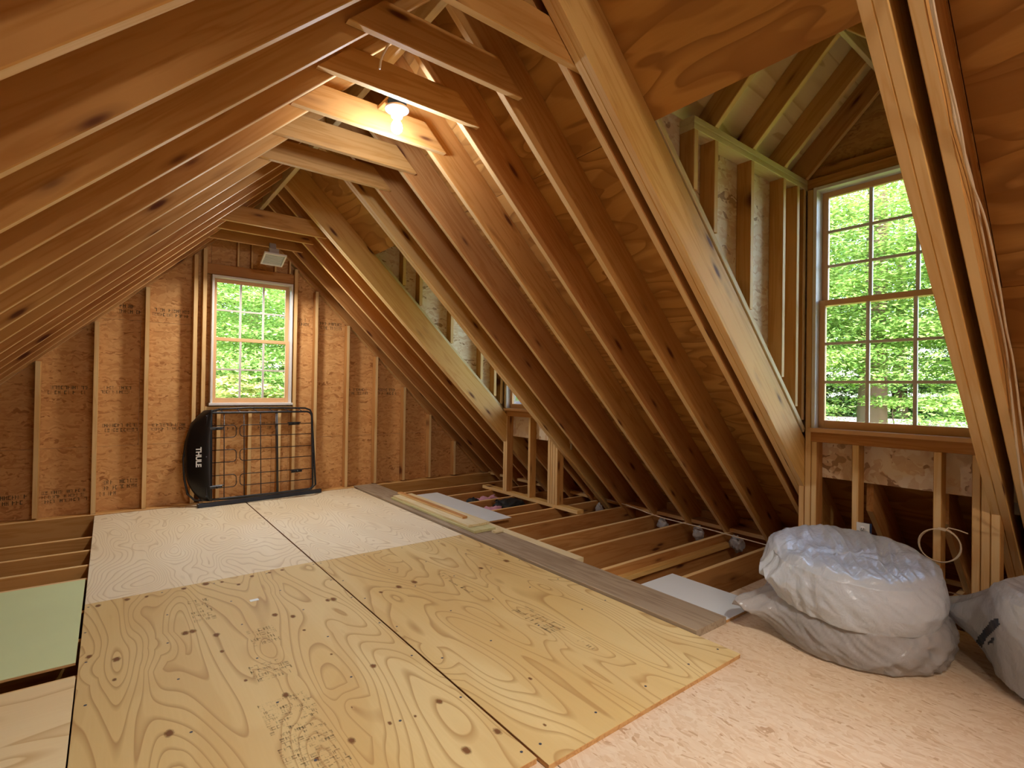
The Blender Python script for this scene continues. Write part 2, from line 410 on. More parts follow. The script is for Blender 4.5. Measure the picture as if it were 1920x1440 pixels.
# ------------------------------------------------------------------ the roof
ceil = root('ceiling', (RX, 1.5, RZ), 'open gable roof of bare pine rafters under orange plywood sheathing', 'ceiling', kind='structure')
TH = .038
def rafter(y0, side, mat, x_eave=None, w=TH):
    yc = y0 + w/2
    if side > 0:
        xe = 4.62 if x_eave is None else x_eave
        p = (xe, yc, CR-SL*xe); q = (RX+.019, yc, CR-SL*(RX+.019)); z = (SI, 0, CO)
    else:
        xe = -2.25 if x_eave is None else x_eave
        p = (xe, yc, CL+SL*xe); q = (RX-.019, yc, CL+SL*(RX-.019)); z = (-SI, 0, CO)
    return board('rafter', ceil, p, q, w, RD, z, mat, k1=SL, k0=0)
RY = [-2.75, -2.35, -1.95, -1.55, -1.15, -.75, -.35, .06]
right_near = RY + [.465]
for y in right_near: rafter(y, 1, LUM)
for y in (.545, .583, 1.560, 1.598): rafter(y, 1, LUMY)
rnd = random.Random(5)
for y in (1.677, 2.087, 2.470, 2.856, 3.250, 3.650): rafter(y, 1, rnd.choice((LUM, LUM, LUMD)))
for y in (3.919, 3.957, 4.890, 4.928): rafter(y, 1, LUMY)
for y in (5.167, 5.530, 5.920, 6.215, 6.255): rafter(y, 1, LUMD)
LY = RY + [.465, .845, 1.236, 1.677, 2.087, 2.470, 2.856, 3.250, 3.650, 4.05, 4.45, 4.80, 5.167, 5.530, 5.920, 6.215, 6.255]
for y in LY: rafter(y, -1, LUMD if y > 4.3 else LUM)
# jack rafters below the two dormer sills
for y in (.84, 1.215, 4.13, 4.52): 
    board('jack_rafter', ceil, (4.62, y, CR-SL*4.62), (3.84, y, CR-SL*3.84), TH, RD-.01, (SI, 0, CO), LUMD, k1=.9)
# ridge board
slab('ridge_board', ceil, RX-.0185, RX+.0185, -3.1, 6.28, RZ-.06, RZ+VD-.02, LUMP, 'y')
# collar ties
for y, zb in ((1.677, 2.655), (2.087, 2.700), (2.470, 2.700), (2.856, 2.690), (3.250, 2.690), (3.650, 2.690), (5.167, 2.670), (5.530, 2.685), (5.920, 2.680), (-.75, 2.69), (-1.55, 2.69), (-2.35, 2.69)):
    D = .150; ov = .085
    xl = (zb-CL)/SL - ov; xr = (CR-zb)/SL + ov
    board('collar_tie', ceil, (xl, y-TH/2-.001, zb), (xr, y-TH/2-.001, zb), TH, D, (0, 0, 1), LUM, k0=1/SL, k1=-1/SL)

# sheathing panels; s = slope distance from the ridge, holes keep the dormers open
OP = [(.600, 1.605), (3.960, 4.950)]
def roof_panels(name, th, lift, mat, side, tiled=True):
    px = 1.22; rows = [(0, px), (px, 2*px), (2*px, 3*px), (3*px, 4.85)]
    zc = (CR if side > 0 else CL) + VD + lift/CO
    # ridge of this plane
    def P3(s, y):
        x = RX + side*s*CO
        return Vector((x, y, (zc - SL*x) if side > 0 else (zc + SL*x)))
    g = .0015 if tiled else 0
    for ri, (s0, s1) in enumerate(rows):
        ys = [-3.2 + (1.22 if ri % 2 else 0)]
        if ri % 2: ys = [-3.2] + ys
        while ys[-1] < 6.3: ys.append(min(6.36, ys[-1]+2.44))
        if not tiled: ys = [-3.2, 6.36]
        for a, b in zip(ys, ys[1:]):
            spans = [(a, b)]
            cuts = []
            if side > 0 and ri in (1, 2):
                for o0, o1 in OP:
                    if o1 > a and o0 < b: cuts.append((max(a, o0), min(b, o1)))
            segs = []; cur = a
            for c0, c1 in cuts:
                if c0 > cur: segs.append((cur, c0, s0, s1))
                low = (3.81-RX)/CO               # below the dormer front wall the roof goes on
                if ri == 2 and low < s1: segs.append((c0, c1, low, s1))
                cur = c1
            if cur < b: segs.append((cur, b, s0, s1))
            for y0, y1, t0, t1 in segs:
                if y1-y0 < .01: continue
                pts = [P3(t0+g, y0+g), P3(t0+g, y1-g), P3(t1-g, y1-g), P3(t1-g, y0+g)]
                if side < 0: pts = pts[::-1]
                poly_panel(name, ceil, pts, (side*SI, 0, CO), th, mat, (0, 1, 0))
for sd in (1, -1):
    roof_panels('sheathing_panel', .013, .0, PLYR, sd)
    roof_panels('roofing_felt', .008, .0145, FELT, sd, False)

# ------------------------------------------------------------------ floor
flo = root('floor', (1.2, 2, -.26), 'attic floor of open pine joists partly boarded over', 'floor', kind='structure')
for i in range(4):
    for j in range(3):
        x0 = -2.3 + j*2.32; y0 = -3.2 + i*2.4
        slab('drywall_panel', flo, x0, min(x0+2.315, 4.66), y0, min(y0+2.395, 6.30), -.273, -.2605, PAPER, 'y')
for y in (2.03, 2.45, 2.88, 3.235, 3.66, 4.03, 4.30, 4.74, 5.17, 5.62):
    slab('joist', flo, 1.0, 4.58, y, y+TH, -.255, -.020, LUMD, 'x', .003)
for y in (2.85, 3.25, 3.65, 4.25, 4.56, 4.96, 5.38):
    slab('joist', flo, -2.2, 1.0, y, y+TH, -.255, -.020, LUM, 'x', .003)
slab('joist', flo, -2.2, 4.6, 6.15, 6.15+TH, -.255, .004, LUM, 'x', .003)
slab('joist', flo, 2.3, 4.58, 1.655, 1.693, -.255, -.0385, LUMD, 'x', .003)
slab('ledger_strip', flo, 2.66, 4.3, 2.395, 2.449, -.12, -.082, LUMY, 'x', .003)
# joists and subfloor under and behind the camera
for y in (.05, .45, .85, 1.25): slab('joist', flo, -2.2, 4.58, y, y+TH, -.255, -.0385, LUMD, 'x', .003)
for (x0, x1, y0, y1) in ((-2.2, 1.2, -3.15, -.45), (1.203, 2.380, -3.15, 1.72), (2.383, 3.60, -3.15, 1.72), (3.603, 4.45, -3.15, .70), (-.06, 1.2, -.447, 1.72)):
    slab('subfloor_panel', flo, x0, x1, y0, y1, -.038, -.020, OSBF, 'y')
for x in (4.585, -2.235): slab('rim_board', flo, x-.019, x+.019, -3.2, 6.3, -.255, .078, LUMD, 'y', .003)
# dust boards at the eaves
slab('eave_plate', flo, 4.40, 4.54, -3.1, 6.2, -.02, .018, LUMD, 'y', .003)
slab('eave_plate', flo, -2.24, -2.10, -3.1, 6.2, -.02, .018, LUMD, 'y', .003)

# ------------------------------------------------------------------ gable wall at the far end
wb = root('wall_back', (1.2, 6.28, 0), 'far gable wall of stamped strand board between pine studs', 'wall', kind='structure')
def roofz(x): return (CR-SL*x) if x > RX else (CL+SL*x)
WX = (.835, 1.640); WZ = (1.01, 2.375)
zs = [0, 1.22, 2.44, 3.38]
YB = 6.29
def gable_panels(par, y, x0, x1, wx, wz, mat, top=VD-.01, zrows=(-.25, .62, 1.84, 3.06, 3.6), outn=1, zmax=9):
    for r, (a, b) in enumerate(zip(zrows, zrows[1:])):
        # columns
        lo = max(x0, RX - (RZ+VD-a)/SL); 
        xs = sorted(set([x0 + (.0 if r % 2 else 1.22) + 2.44*i for i in range(-1, 5)] + list(wx)))
        xs = [x for x in xs if x0 < x < x1]; xs = [x0] + xs + [x1]
        for c0, c1 in zip(xs, xs[1:]):
            z_spans = [(a, b)]
            if c0 >= wx[0]-1e-6 and c1 <= wx[1]+1e-6:
                z_spans = []
                if a < wz[0]: z_spans.append((a, min(b, wz[0])))
                if b > wz[1]: z_spans.append((max(a, wz[1]), b))
            for za, zb in z_spans:
                pts = clip_roof(c0+.001, c1-.001, za+.001, zb-.001, top)
                if len(pts) >= 3: poly_panel('strand_board_panel', par, [(p[0], y, p[1]) for p in pts], (0, outn, 0), .011, mat, (1, 0, 0))
def clip_roof(x0, x1, z0, z1, top):
    P = [(x0, z0), (x1, z0), (x1, z1), (x0, z1)]
    def clip(P, f):
        out = []
        for i in range(len(P)):
            a, b = P[i], P[(i+1) % len(P)]; fa, fb = f(a), f(b)
            if fa >= 0: out.append(a)
            if fa*fb < 0:
                t = fa/(fa-fb); out.append((a[0]+(b[0]-a[0])*t, a[1]+(b[1]-a[1])*t))
        return out
    P = clip(P, lambda p: CR+top-SL*p[0]-p[1])
    if P: P = clip(P, lambda p: CL+top+SL*p[0]-p[1])
    if not P: return []
    A = abs(sum(P[i][0]*P[(i+1) % len(P)][1]-P[(i+1) % len(P)][0]*P[i][1] for i in range(len(P))))/2
    return P if A > 1e-3 else []
gable_panels(wb, YB+.009, -2.2, 4.6, WX, WZ, OSB)
for x in (-1.70, -1.30, -.90, -.517, -.115, .270, .672, .752, 1.655, 1.890, 2.270, 2.640, 3.030, 3.410, 3.80):
    zt = min(roofz(x), roofz(x+TH)) - .002
    z0 = .018 if x < -.2 or x > 2.4 else .004
    slab('stud', wb, x, x+TH, 6.20, YB, z0, zt, LUM if x < 1.7 else LUMD, 'z', .003)
slab('sole_plate', wb, -2.0, 4.3, 6.20, YB, -.02, .002, LUM, 'x', .003)
slab('window_header', wb, .792, 1.653, 6.235, YB, 2.385, 2.495, LUMD, 'x', .003)
for x in (1.07, 1.205, 1.445, 1.60): slab('cripple_stud', wb, x, x+.02, 6.225, YB, 2.497, min(2.82, roofz(x)), LUMD, 'z', .002)
slab('rough_sill', wb, .792, 1.653, 6.20, YB, .955, .995, LUM, 'x', .003)
for x in (.90, 1.20, 1.50): slab('cripple_stud', wb, x, x+TH, 6.20, YB, .005, .954, LUM, 'z', .003)
YS = YB+.0085
for (x, z, W_, H_, r, sd) in ((.07, 1.90, .16, .10, 2, 1), (.33, 1.90, .30, .09, 2, 2), (1.93-.22, 1.92, .15, .10, 2, 3), (1.98, 1.90, .25, .10, 2, 4), (2.36, 1.90, .2, .09, 2, 5),
                   (-.46, 1.11, .30, .09, 2, 6), (-.04, .75, .26, .09, 2, 7), (.34, .75, .28, .08, 2, 8), (.86, .73, .25, .09, 2, 9), (1.32, .73, .2, .09, 2, 10), (2.33, 1.12, .24, .09, 2, 11), (2.72, 1.12, .24, .09, 2, 12),
                   (-.90, .13, .34, .10, 2, 13), (-.46, .12, .30, .12, 3, 14), (-.05, .14, .12, .16, 3, 15), (.10, .20, .12, .10, 2, 16), (-.06, 1.12, .22, .08, 2, 17)):
    stamp(wb, (x, YS, z), (1, 0, 0), (0, 0, 1), W_, H_, r, sd)
# outside skin of the gable
for (a, b, c, d) in ((-2.3, WX[0], -2.9, 3.4), (WX[1], 4.7, -2.9, 3.4), (WX[0]+.001, WX[1]-.001, -2.9, WZ[0]), (WX[0]+.001, WX[1]-.001, WZ[1], 3.4)):
    pts = clip_roof(a, b, c, d, VD)
    poly_panel('siding', wb, [(p[0], 6.315, p[1]) for p in pts], (0, 1, 0), .012, SIDING, (1, 0, 0))
slab('siding', wb, -2.3, 4.7, -3.25, -3.235, -2.9, -.26, SIDING, 'x')

def window(name, label, org, ux, nrm, W, H, rows_up, rows_lo, zmid, frm, deep, trimm):
    """double-hung window: org = lower left outer corner on the inside face, ux along the wall, nrm pointing outdoors"""
    t = root(name, org, label, 'window', kind='structure')
    o = Vector(org); ux = Vector(ux); nz = Vector(nrm); up = Vector((0, 0, 1))
    def bar(nm, a, b, d0, d1, z0, z1, mat, par=t):     # block spanning a..b along ux, d0..d1 deep, z0..z1 high
        pts = [o+ux*a+nz*d0+up*z0, o+ux*b+nz*d0+up*z0]
        L = b-a
        if L >= z1-z0:
            return board(nm, par, o+ux*a+nz*(d0+d1)/2+up*z0, o+ux*b+nz*(d0+d1)/2+up*z0, d1-d0, z1-z0, up, mat, .002)
        return board(nm, par, o+ux*a+nz*(d0+d1)/2+up*z0, o+ux*a+nz*(d0+d1)/2+up*z1, d1-d0, L, ux, mat, .002)
    f = .022
    bar('jamb', 0, f, 0, deep, f, H, JAMBW); bar('jamb', W-f, W, 0, deep, f, H, JAMBW)
    bar('head_jamb', f, W-f, 0, deep, H-f, H, JAMBW)
    bar('window_sill', -.012, W+.012, -.018, deep+.03, -.004, f, trimm)
    for s, (z0, z1, d0, nr) in enumerate(((zmid-.018, H-f, .092, rows_up), (f, zmid+.018, .056, rows_lo))):
        st = .036; a0, a1 = f, W-f; d1 = d0+.030; rl = .036 if s == 0 else .052
        sash = bar('sash', a0, a0+st, d0, d1, z0, z1, JAMB)
        bar('sash_stile', a1-st, a1, d0, d1, z0, z1, JAMB, sash)
        bar('sash_rail', a0+st, a1-st, d0, d1, z1-(.036), z1, JAMB, sash)
        bar('sash_rail', a0+st, a1-st, d0, d1, z0, z0+rl, JAMB, sash)
        gw = (a1-a0-2*st)/3; gh = (z1-z0-.036-rl)/nr
        for i in (1, 2): bar('muntin', a0+st+gw*i-.010, a0+st+gw*i+.010, d0+.004, d1-.004, z0+rl, z1-.036, MUNT, sash)
        for i in range(1, nr): bar('muntin', a0+st, a1-st, d0+.0055, d1-.0055, z0+rl+gh*i-.009, z0+rl+gh*i+.009, MUNT, sash)
        for i in range(3):
            for j in range(nr):
                A = o+ux*(a0+st+gw*i)+nz*(d0+.015)+up*(z0+rl+gh*j)
                q = [A, A+ux*gw, A+ux*gw+up*gh, A+up*gh]
                bar('pane', a0+st+gw*i, a0+st+gw*(i+1), d0+.0135, d0+.0165, z0+rl+gh*j, z0+rl+gh*(j+1), GLASS)
    return t
window('window_1', 'twelve-pane double-hung window in the far gable wall above the roof basket', (WX[0], 6.195, WZ[0]), (1, 0, 0), (0, 1, 0), WX[1]-WX[0], WZ[1]-WZ[0], 2, 2, 1.71-WZ[0], None, .135, JAMBW)

# ------------------------------------------------------------------ dormers
def dormer(name, y0, y1, label, wname, wlabel, detail):
    t = root(name, (3.72, (y0+y1)/2, 0), label, 'wall', kind='structure')
    XF = 3.72; XB = 3.81; PZ = 2.60; yc = (y0+y1)/2
    zr = VD + .013/CO + CR        # top of roof sheathing plane constant
    # front wall
    slab('sole_plate', t, XF, XB, y0-.30, y1+.20 if detail else y1+.42, -.020, .018, LUMY, 'y', .003)
    kings = [(y0, LUM), (y1-TH, LUM)]
    for ky, m in kings: slab('king_stud', t, XF, XB, ky, ky+TH, .018, PZ, m, 'z', .003)
    slab('jack_stud', t, XF, XB, y0+TH+.002, y0+2*TH, .018, .905, LUM, 'z', .003)
    slab('jack_stud', t, XF, XB, y1-2*TH, y1-TH-.002, .018, .905, LUMD, 'z', .003)
    slab('rough_sill', t, XF, XB, y0+TH, y1-TH, .906, .972, LUMD, 'y', .003)
    if detail:
        for a in (.828, 1.238): slab('stud', t, XF, XB, a, a+TH, .018, .905, LUM, 'z', .003)
        slab('post', t, XF-.0, XB, y0-TH-.002, y0-.002, .018, .60, LUM, 'z', .003)
        slab('post', t, XF-.0, XB, y1+.002, y1+TH, .018, .60, LUMD, 'z', .003)
    else:
        for a in (4.075, 4.115, 4.445): slab('stud', t, XF, XB, a, a+TH, .018, .905, LUM, 'z', .003)
    # strand board skin of the front wall
    wy0, wy1 = y0+.042, y1-.042
    def pan(ya, yb, za, zb): slab('strand_board_panel', t, XB, XB+.011, ya, yb, za, zb, OSBP, 'y', .0008)
    pan(y0-.09, y1+.09, .665, .972)
    pan(y0-.09, wy0, .973, 2.62); pan(wy1, y1+.09, .973, 2.62)
    apex = PZ+.07+.197+(y1-yc)
    poly_panel('strand_board_panel', t, [(XB, y0-.09, 2.621), (XB, y1+.09, 2.621), (XB, y1+.09, 2.70), (XB, yc, apex-.03), (XB, y0-.09, 2.70)], (1, 0, 0), .011, OSB, (0, 1, 0))
    slab('window_header', t, XF, XB, y0, y1, 2.605, 2.672, LUMD, 'y', .003)
    slab('window_header', t, XF+.03, XB, y0, y1, 2.674, 2.745, LUMD, 'y', .003)
    for pa in ((y0-.10, y0+.04, .6, 2.66), (y1-.04, y1+.10, .6, 2.66)): slab('siding', t, XB+.0125, XB+.022, pa[0], pa[1], pa[2], pa[3], SIDING, 'z')
    slab('siding', t, XB+.0125, XB+.022, y0-.10, y1+.10, 2.66, 2.74, SIDING, 'y')
    poly_panel('siding', t, [(XB+.0125, y0-.1, 2.742), (XB+.0125, y1+.1, 2.742), (XB+.0125, yc, apex+.02)], (1, 0, 0), .01, SIDING, (0, 1, 0))
    # side walls standing on the doubled rafters
    for sgn, ya, yb in ((1, y1, y1+.09), (-1, y0-.09, y0)):
        ym = (ya+yb)/2
        slab('top_plate', t, 2.385, XB, ya, yb, PZ, PZ+.035, LUMP if detail else LUM, 'x', .003)
        slab('top_plate', t, 2.385, XB, ya, yb, PZ+.036, PZ+.071, LUMP if detail else LUM, 'x', .003)
        # sloped sole
        c0 = CR + VD + .014/CO
        board('sloped_plate', t, (3.70, ym, c0-SL*3.70), (2.06, ym, c0-SL*2.06), .09, .036, (SI, 0, CO), LUMP, k1=.0)
        for sx in (2.385, 2.579, 2.970, 3.374, 3.569, 3.664):
            zb = c0 - SL*(sx+.0) + .036/CO
            zb1 = c0 - SL*(sx+TH) + .036/CO
            slab('stud', t, sx, sx+TH, ya, yb, max(zb, .5), PZ-.001, LUM, 'z', .003)
        ys = yb+.001 if sgn > 0 else ya-.012
        pts = [(2.06, c0-SL*2.06-.03), (XB+.01, c0-SL*(XB+.01)-.03), (XB+.01, 2.69), (1.80, 2.69), (1.80, c0-SL*1.8-.03)]
        pts = [(2.0, c0-SL*2.0-.03), (XB+.01, c0-SL*(XB+.01)-.03), (XB+.01, 2.69), ((c0-2.69)/SL-.03, 2.69)]
        poly_panel('strand_board_panel', t, [(a, ys, b) for a, b in pts], (0, 1, 0), .011, OSBP, (1, 0, 0))
        # dormer rafters and roof boards
        d = (0, -sgn*1, 1); nr = (0, sgn*1, 1)
        yin = ya if sgn > 0 else yb
        for rx in (2.579, 2.985, 3.381, 3.690):
            run = abs(yc-yin) - .013; yo = yin + sgn*.09
            p = Vector((rx+TH/2, yin+sgn*.088, PZ+.072-.088+0.0)); p.z = PZ+.072-.0; 
            p = Vector((rx+TH/2, yin, PZ+.072)); q = Vector((rx+TH/2, yc+sgn*.013, PZ+.072+run))
            p2 = p + Vector((0, sgn*.088, -.088))*.0
            board('dormer_rafter', t, p, q, TH, .138, nr, LUM if rx < 3.5 else LUMD, k1=1.0, k0=-1.0)
        zt = PZ+.072+.138*math.sqrt(2)+.001
        def zz(y): return zt + sgn*(yin-y)
        yo = yin + sgn*.30
        cc = CR+VD+.035
        def xv(y): return max(RX+.0, (cc - zz(y))/SL)
        # four boards across the slope
        edges = [1.0, 2.1, 3.0, 3.98]
        pts = [(xv(yc), yc, zz(yc)), (2.30, yc, zz(yc)), (2.30, yo, zz(yo)), (min(xv(yo), 2.29), yo, zz(yo))]
        for pp in (pts, [(2.303, yc, zz(yc)), (3.95, yc, zz(yc)), (3.95, yo, zz(yo)), (2.303, yo, zz(yo))]):
            if sgn < 0: pp = pp[::-1]
            poly_panel('dormer_sheathing', t, pp, nr, .013, PLYP if detail else PLYR, (1, 0, 0))
    slab('dormer_ridge_board', t, 1.62, XB, yc-.0125, yc+.0125, PZ+.072+(y1-yc)-.03, PZ+.072+(y1-yc)+.17, LUMP, 'x', .002)
    window(wname, wlabel, (XF-.012, y1-.042, .976), (0, -1, 0), (1, 0, 0), (y1-y0)-.084, 2.604-.976, 3, 3, 1.832-.976, None, .135, JAMB)
    return t
dormer('wall_right', .622, 1.558, 'near dormer wall with bare studs and a tall window', 'window_2', 'tall eighteen-pane double-hung window in the near dormer', True)
dormer('wall_right', 3.998, 4.945, 'far dormer wall standing on open joists behind slanting rafters', 'window_3', 'window of the far dormer, only its lower corner showing', False)
# wall behind the camera
wf = root('wall_front', (1.2, -3.2, 0), 'plain gable wall at the near end of the attic', 'wall', kind='structure')
gable_panels(wf, -3.21, -2.2, 4.6, (9, 9.1), (0, 0), OSB)

# ------------------------------------------------------------------ loose boards and sheets on the floor
def thing_slab(name, label, cat, x0, x1, y0, y1, z0, z1, mat, grain='y', group=None, edge=None, rz=0, c=.0015):
    """a loose sheet: face veneer is the thing's own mesh, its edge core a part"""
    cx, cy_ = (x0+x1)/2, (y0+y1)/2
    R = Matrix.Translation((cx, cy_, 0)) @ Matrix.Rotation(rz, 4, 'Z') @ Matrix.Translation((-cx, -cy_, 0))
    dx, dy = x1-x0, y1-y0; e = .0025 if edge else 0
    if grain == 'y': M = frame((cx, y0, z1-(z1-z0 if not edge else e)), (0, 1, 0), (0, 0, 1)); me = box_mesh(name, dy, dx, (z1-z0 if not edge else e), mat, c)
    else: M = frame((x0, cy_, z1-(z1-z0 if not edge else e)), (1, 0, 0), (0, 0, 1)); me = box_mesh(name, dx, dy, (z1-z0 if not edge else e), mat, c)
    t = put(name, me, None, R @ M); tag(t, label, cat, group)
    if edge:
        m = edge
        if grain == 'y': M2 = frame((cx, y0+.0006, z0), (0, 1, 0), (0, 0, 1)); me2 = box_mesh('core', dy-.0012, dx-.0012, z1-z0-e, m, c)
        else: M2 = frame((x0+.0006, cy_, z0), (1, 0, 0), (0, 0, 1)); me2 = box_mesh('core', dx-.0012, dy-.0012, z1-z0-e, m, c)
        put('core', me2, t, R @ M2)
    return t
SZ = -.0195
shA = thing_slab('plywood_sheet', 'knotty plywood sheet with swirling grain and a large block of stamped print', 'plywood', -.083, 1.150, 1.315, 3.712, SZ, 0, PLYF, edge=EDGE)
shB = thing_slab('plywood_sheet', 'plywood sheet beside the grey plank, its free corner pointing at the wrapped tires', 'plywood', 1.158, 2.366, 1.267, 3.690, SZ, 0, PLYF, edge=EDGE, rz=.001)
shC = thing_slab('plywood_sheet', 'pale plywood sheet reaching from the open joists to the roof basket', 'plywood', -.083, 1.150, 3.716, 6.14, SZ, -.001, PLYF2, edge=EDGE)
shD = thing_slab('plywood_sheet', 'pale plywood sheet at the far end between roof basket and stacked boards', 'plywood', 1.160, 2.366, 3.697, 6.14, SZ, -.001, PLYF2, edge=EDGE)
shE = thing_slab('plywood_sheet', 'smooth straight-grained plywood piece beside the pale green board', 'plywood', -1.30, -.088, .40, 2.833, SZ, -.0015, PLYP, 'x', edge=EDGE)
thing_slab('green_panel', 'pale green painted panel lying across the joists', 'panel', -1.35, -.094, 2.985, 4.212, SZ, -.006, GREENB, 'x', edge=EDGE)
for o, a in ((shA, [((.37, 3.10), .10, .34, 6, 31), ((.50, 2.33), .14, .16, 4, 32), ((.47, 1.45), .17, .72, 26, 33), ((.56, 2.66), .12, .20, 4, 36)]),
             (shB, [((1.73, 2.60), .05, .42, 3, 34), ((1.78, 1.93), .10, .36, 3, 35), ((1.83, 1.70), .05, .12, 2, 37)])):
    for (x, y), W_, H_, r, sd in a:
        # the rows of print run across the sheet
        stamp(o, (x, y, .0006), (1, 0, 0), (0, 1, 0), W_, H_, r, sd)
# nail heads and rubbed knots along the joist lines
def nails(par, pts, r=.006):
    vs = []; fs = []
    for x, y in pts:
        i = len(vs)
        vs += [(x+r*math.cos(a*PI/3), y+r*math.sin(a*PI/3), .0009) for a in range(6)]; fs.append(tuple(range(i, i+6)))
    o = obj_child('nail_heads', vs, fs, DARKG, par); o['kind'] = 'stuff'
rnd = random.Random(11)
nails(shA, [(x + rnd.uniform(-.02, .02), y + rnd.uniform(-.012, .012)) for y in (1.36, 1.75, 2.15, 2.55, 2.95, 3.30, 3.66) for x in (-.05, .25, .55, .85, 1.12)])
nails(shB, [(x + rnd.uniform(-.02, .02), y + rnd.uniform(-.012, .012)) for y in (1.36, 2.05, 2.47, 2.90, 3.25, 3.64) for x in (1.20, 1.5, 1.8, 2.1, 2.33)])

KNOTS = [(0.576, 2.175, 0.0168), (0.941, 2.177, 0.0158), (1.043, 1.779, 0.0154), (1.122, 1.5, 0.0176), (0.98, 1.484, 0.0189), (0.687, 1.762, 0.0158), (0.189, 2.178, 0.0193), (0.048, 2.898, 0.02), (0.723, 2.97, 0.019), (0.796, 2.895, 0.0172), (0.32, 3.006, 0.0206), (0.351, 3.008, 0.0192), (0.439, 2.897, 0.019), (0.433, 2.704, 0.0119), (0.104, 3.662, 0.0181), (0.193, 3.649, 0.0129), (0.377, 3.665, 0.0173), (0.492, 3.676, 0.0257), (0.577, 3.652, 0.014), (0.651, 3.548, 0.0138), (0.747, 3.654, 0.0165), (0.853, 3.66, 0.0148), (0.932, 3.662, 0.015), (1.431, 2.947, 0.022), (1.543, 2.963, 0.0226), (1.306, 2.932, 0.0136), (2.262, 2.948, 0.0258), (2.029, 2.929, 0.0179), (0.827, 2.384, 0.0074), (0.833, 1.771, 0.0095), (0.926, 1.752, 0.0073), (0.471, 2.381, 0.0094), (0.04, 2.703, 0.0106), (0.563, 1.743, 0.0086), (0.797, 2.699, 0.0098), (1.044, 2.994, 0.0224), (1.013, 2.997, 0.0167), (-0.025, 3.652, 0.0176), (1.434, 1.691, 0.0098), (1.282, 1.426, 0.0072), (-0.049, 2.996, 0.0158)]
def knot_mat():
    k = N('knot', .7, .2); t = k.t; tc = k.n('TexCoord'); ln = k.n('VectorMath', operation='LENGTH'); k.l(tc.outputs['Object'], ln.inputs[0])
    v = k.coords((1, 1, 1)); f = k.noise(v, 2.2, 3)
    k.base(k.ramp(ln.outputs['Value'], [(.2, srgb(128, 86, 52)), (.6, srgb(150, 100, 60)), (.8, srgb(112, 74, 44))]))
    a = k.n('BsdfTransparent'); mx = k.n('MixShader')
    k.l(k.ramp(k.math('ADD', ln.outputs['Value'], k.math('MULTIPLY', f, .5)), [(.55, (.15, .15, .15, 1)), (1.1, (1, 1, 1, 1))]), mx.inputs[0])
    k.l(k.p.outputs[0], mx.inputs[1]); k.l(a.outputs[0], mx.inputs[2]); k.l(mx.outputs[0], t.nodes['Material Output'].inputs['Surface']); return k.m
KM = knot_mat(); kme = bpy.data.meshes.new('knot')
kme.from_pydata([(math.cos(a*PI/12), math.sin(a*PI/12), 0) for a in range(24)], [], [tuple(range(24))]); kme.materials.append(KM)
for x, y, r in KNOTS:
    par = shE if x < -.085 else (shC if (x < 1.154 and y > 3.714) else (shA if x < 1.154 else shB))
    put('knot', kme, par, Matrix.Translation((x, y, .0008)) @ Matrix.Diagonal((r*1.25, r*1.9, 1, 1)))
tag(slab('grey_plank', None, 2.374, 2.652, 1.503, 6.17, -.0195, .0185, LUMG, 'y', .003), 'long weathered grey plank laid along the edge of the plywood', 'plank')
tag(slab('pale_board', None, 2.656, 2.742, 2.655, 5.25, -.0195, .016, LUMP, 'y', .003), 'long pale board lying on edge of the joists against the grey plank', 'board')
tag(slab('offcut_board', None, 2.425, 2.640, 3.60, 5.22, .019, .040, LUMGR, 'y', .002), 'greenish board at the bottom of the stack on the grey plank', 'board')
tag(slab('offcut_board', None, 2.44, 2.66, 3.72, 5.20, .0405, .060, LUMP, 'y', .002), 'pale board in the middle of the stack on the grey plank', 'board')
tag(slab('offcut_board', None, 2.515, 2.565, 3.93, 5.25, .0605, .079, LUMD, 'y', .002), 'narrow reddish batten on top of the board stack', 'board')
tag(slab('chipped_block', None, 2.565, 2.645, 3.50, 3.555, .019, .037, LUMP, 'x', .003), 'small splintered wood block at the end of the board stack', 'block')
thing_slab('white_shelf', 'square white shelf board with a brown edge beside the wrapped tires', 'shelf', 2.66, 3.03, 1.505, 2.105, -.0195, -.002, WHITEB, 'y', edge=EDGE)
thing_slab('white_shelf', 'long white shelf board lying on the joists beyond the board stack', 'shelf', 2.775, 3.07, 3.93, 5.36, -.0195, -.003, WHITEB, 'y', edge=EDGE)
tag(slab('paper_scrap', None, .655, .70, 3.225, 3.255, .0006, .0016, WHITE, 'x', .0003), 'tiny white scrap of paper on the plywood', 'scrap')

# crumpled cloth and bag between the far joists
def blob(name, parent, c, r, mat, seed, amp=.25, sub=4, fr=3.0, M=None, squash=None):
    bm = bmesh.new(); bmesh.ops.create_icosphere(bm, subdivisions=sub, radius=1)
    for v in bm.verts:
        n = noise.noise(v.co*fr + Vector((seed*7.1, 3.3, seed))) + .5*abs(noise.noise(v.co*fr*2.3 + Vector((seed, 1.3, 2))))
        v.co = Vector((v.co.x*r[0], v.co.y*r[1], v.co.z*r[2])) * (1+amp*n)
    me = bpy.data.meshes.new(name); bm.to_mesh(me); bm.free(); me.materials.append(mat)
    me.polygons.foreach_set('use_smooth', [True]*len(me.polygons)); me.update()
    return put(name, me, parent, Matrix.Translation(c) if M is None else M)
b = blob('black_bag', None, (3.52, 4.56, -.075), (.20, .10, .085), NAVY, 3, .3); tag(b, 'rolled black bag stuffed between the joists below the far dormer', 'bag')
tube('strap', b, [(3.37, 4.50, -.02), (3.36, 4.52, .012), (3.37, 4.58, .016), (3.38, 4.64, -.02)], .006, NAVY)
b = blob('cloth_bundle', None, (3.25, 4.50, -.13), (.14, .11, .09), PINK, 8, .45); tag(b, 'pink and white crumpled cloth below the black bag', 'cloth')
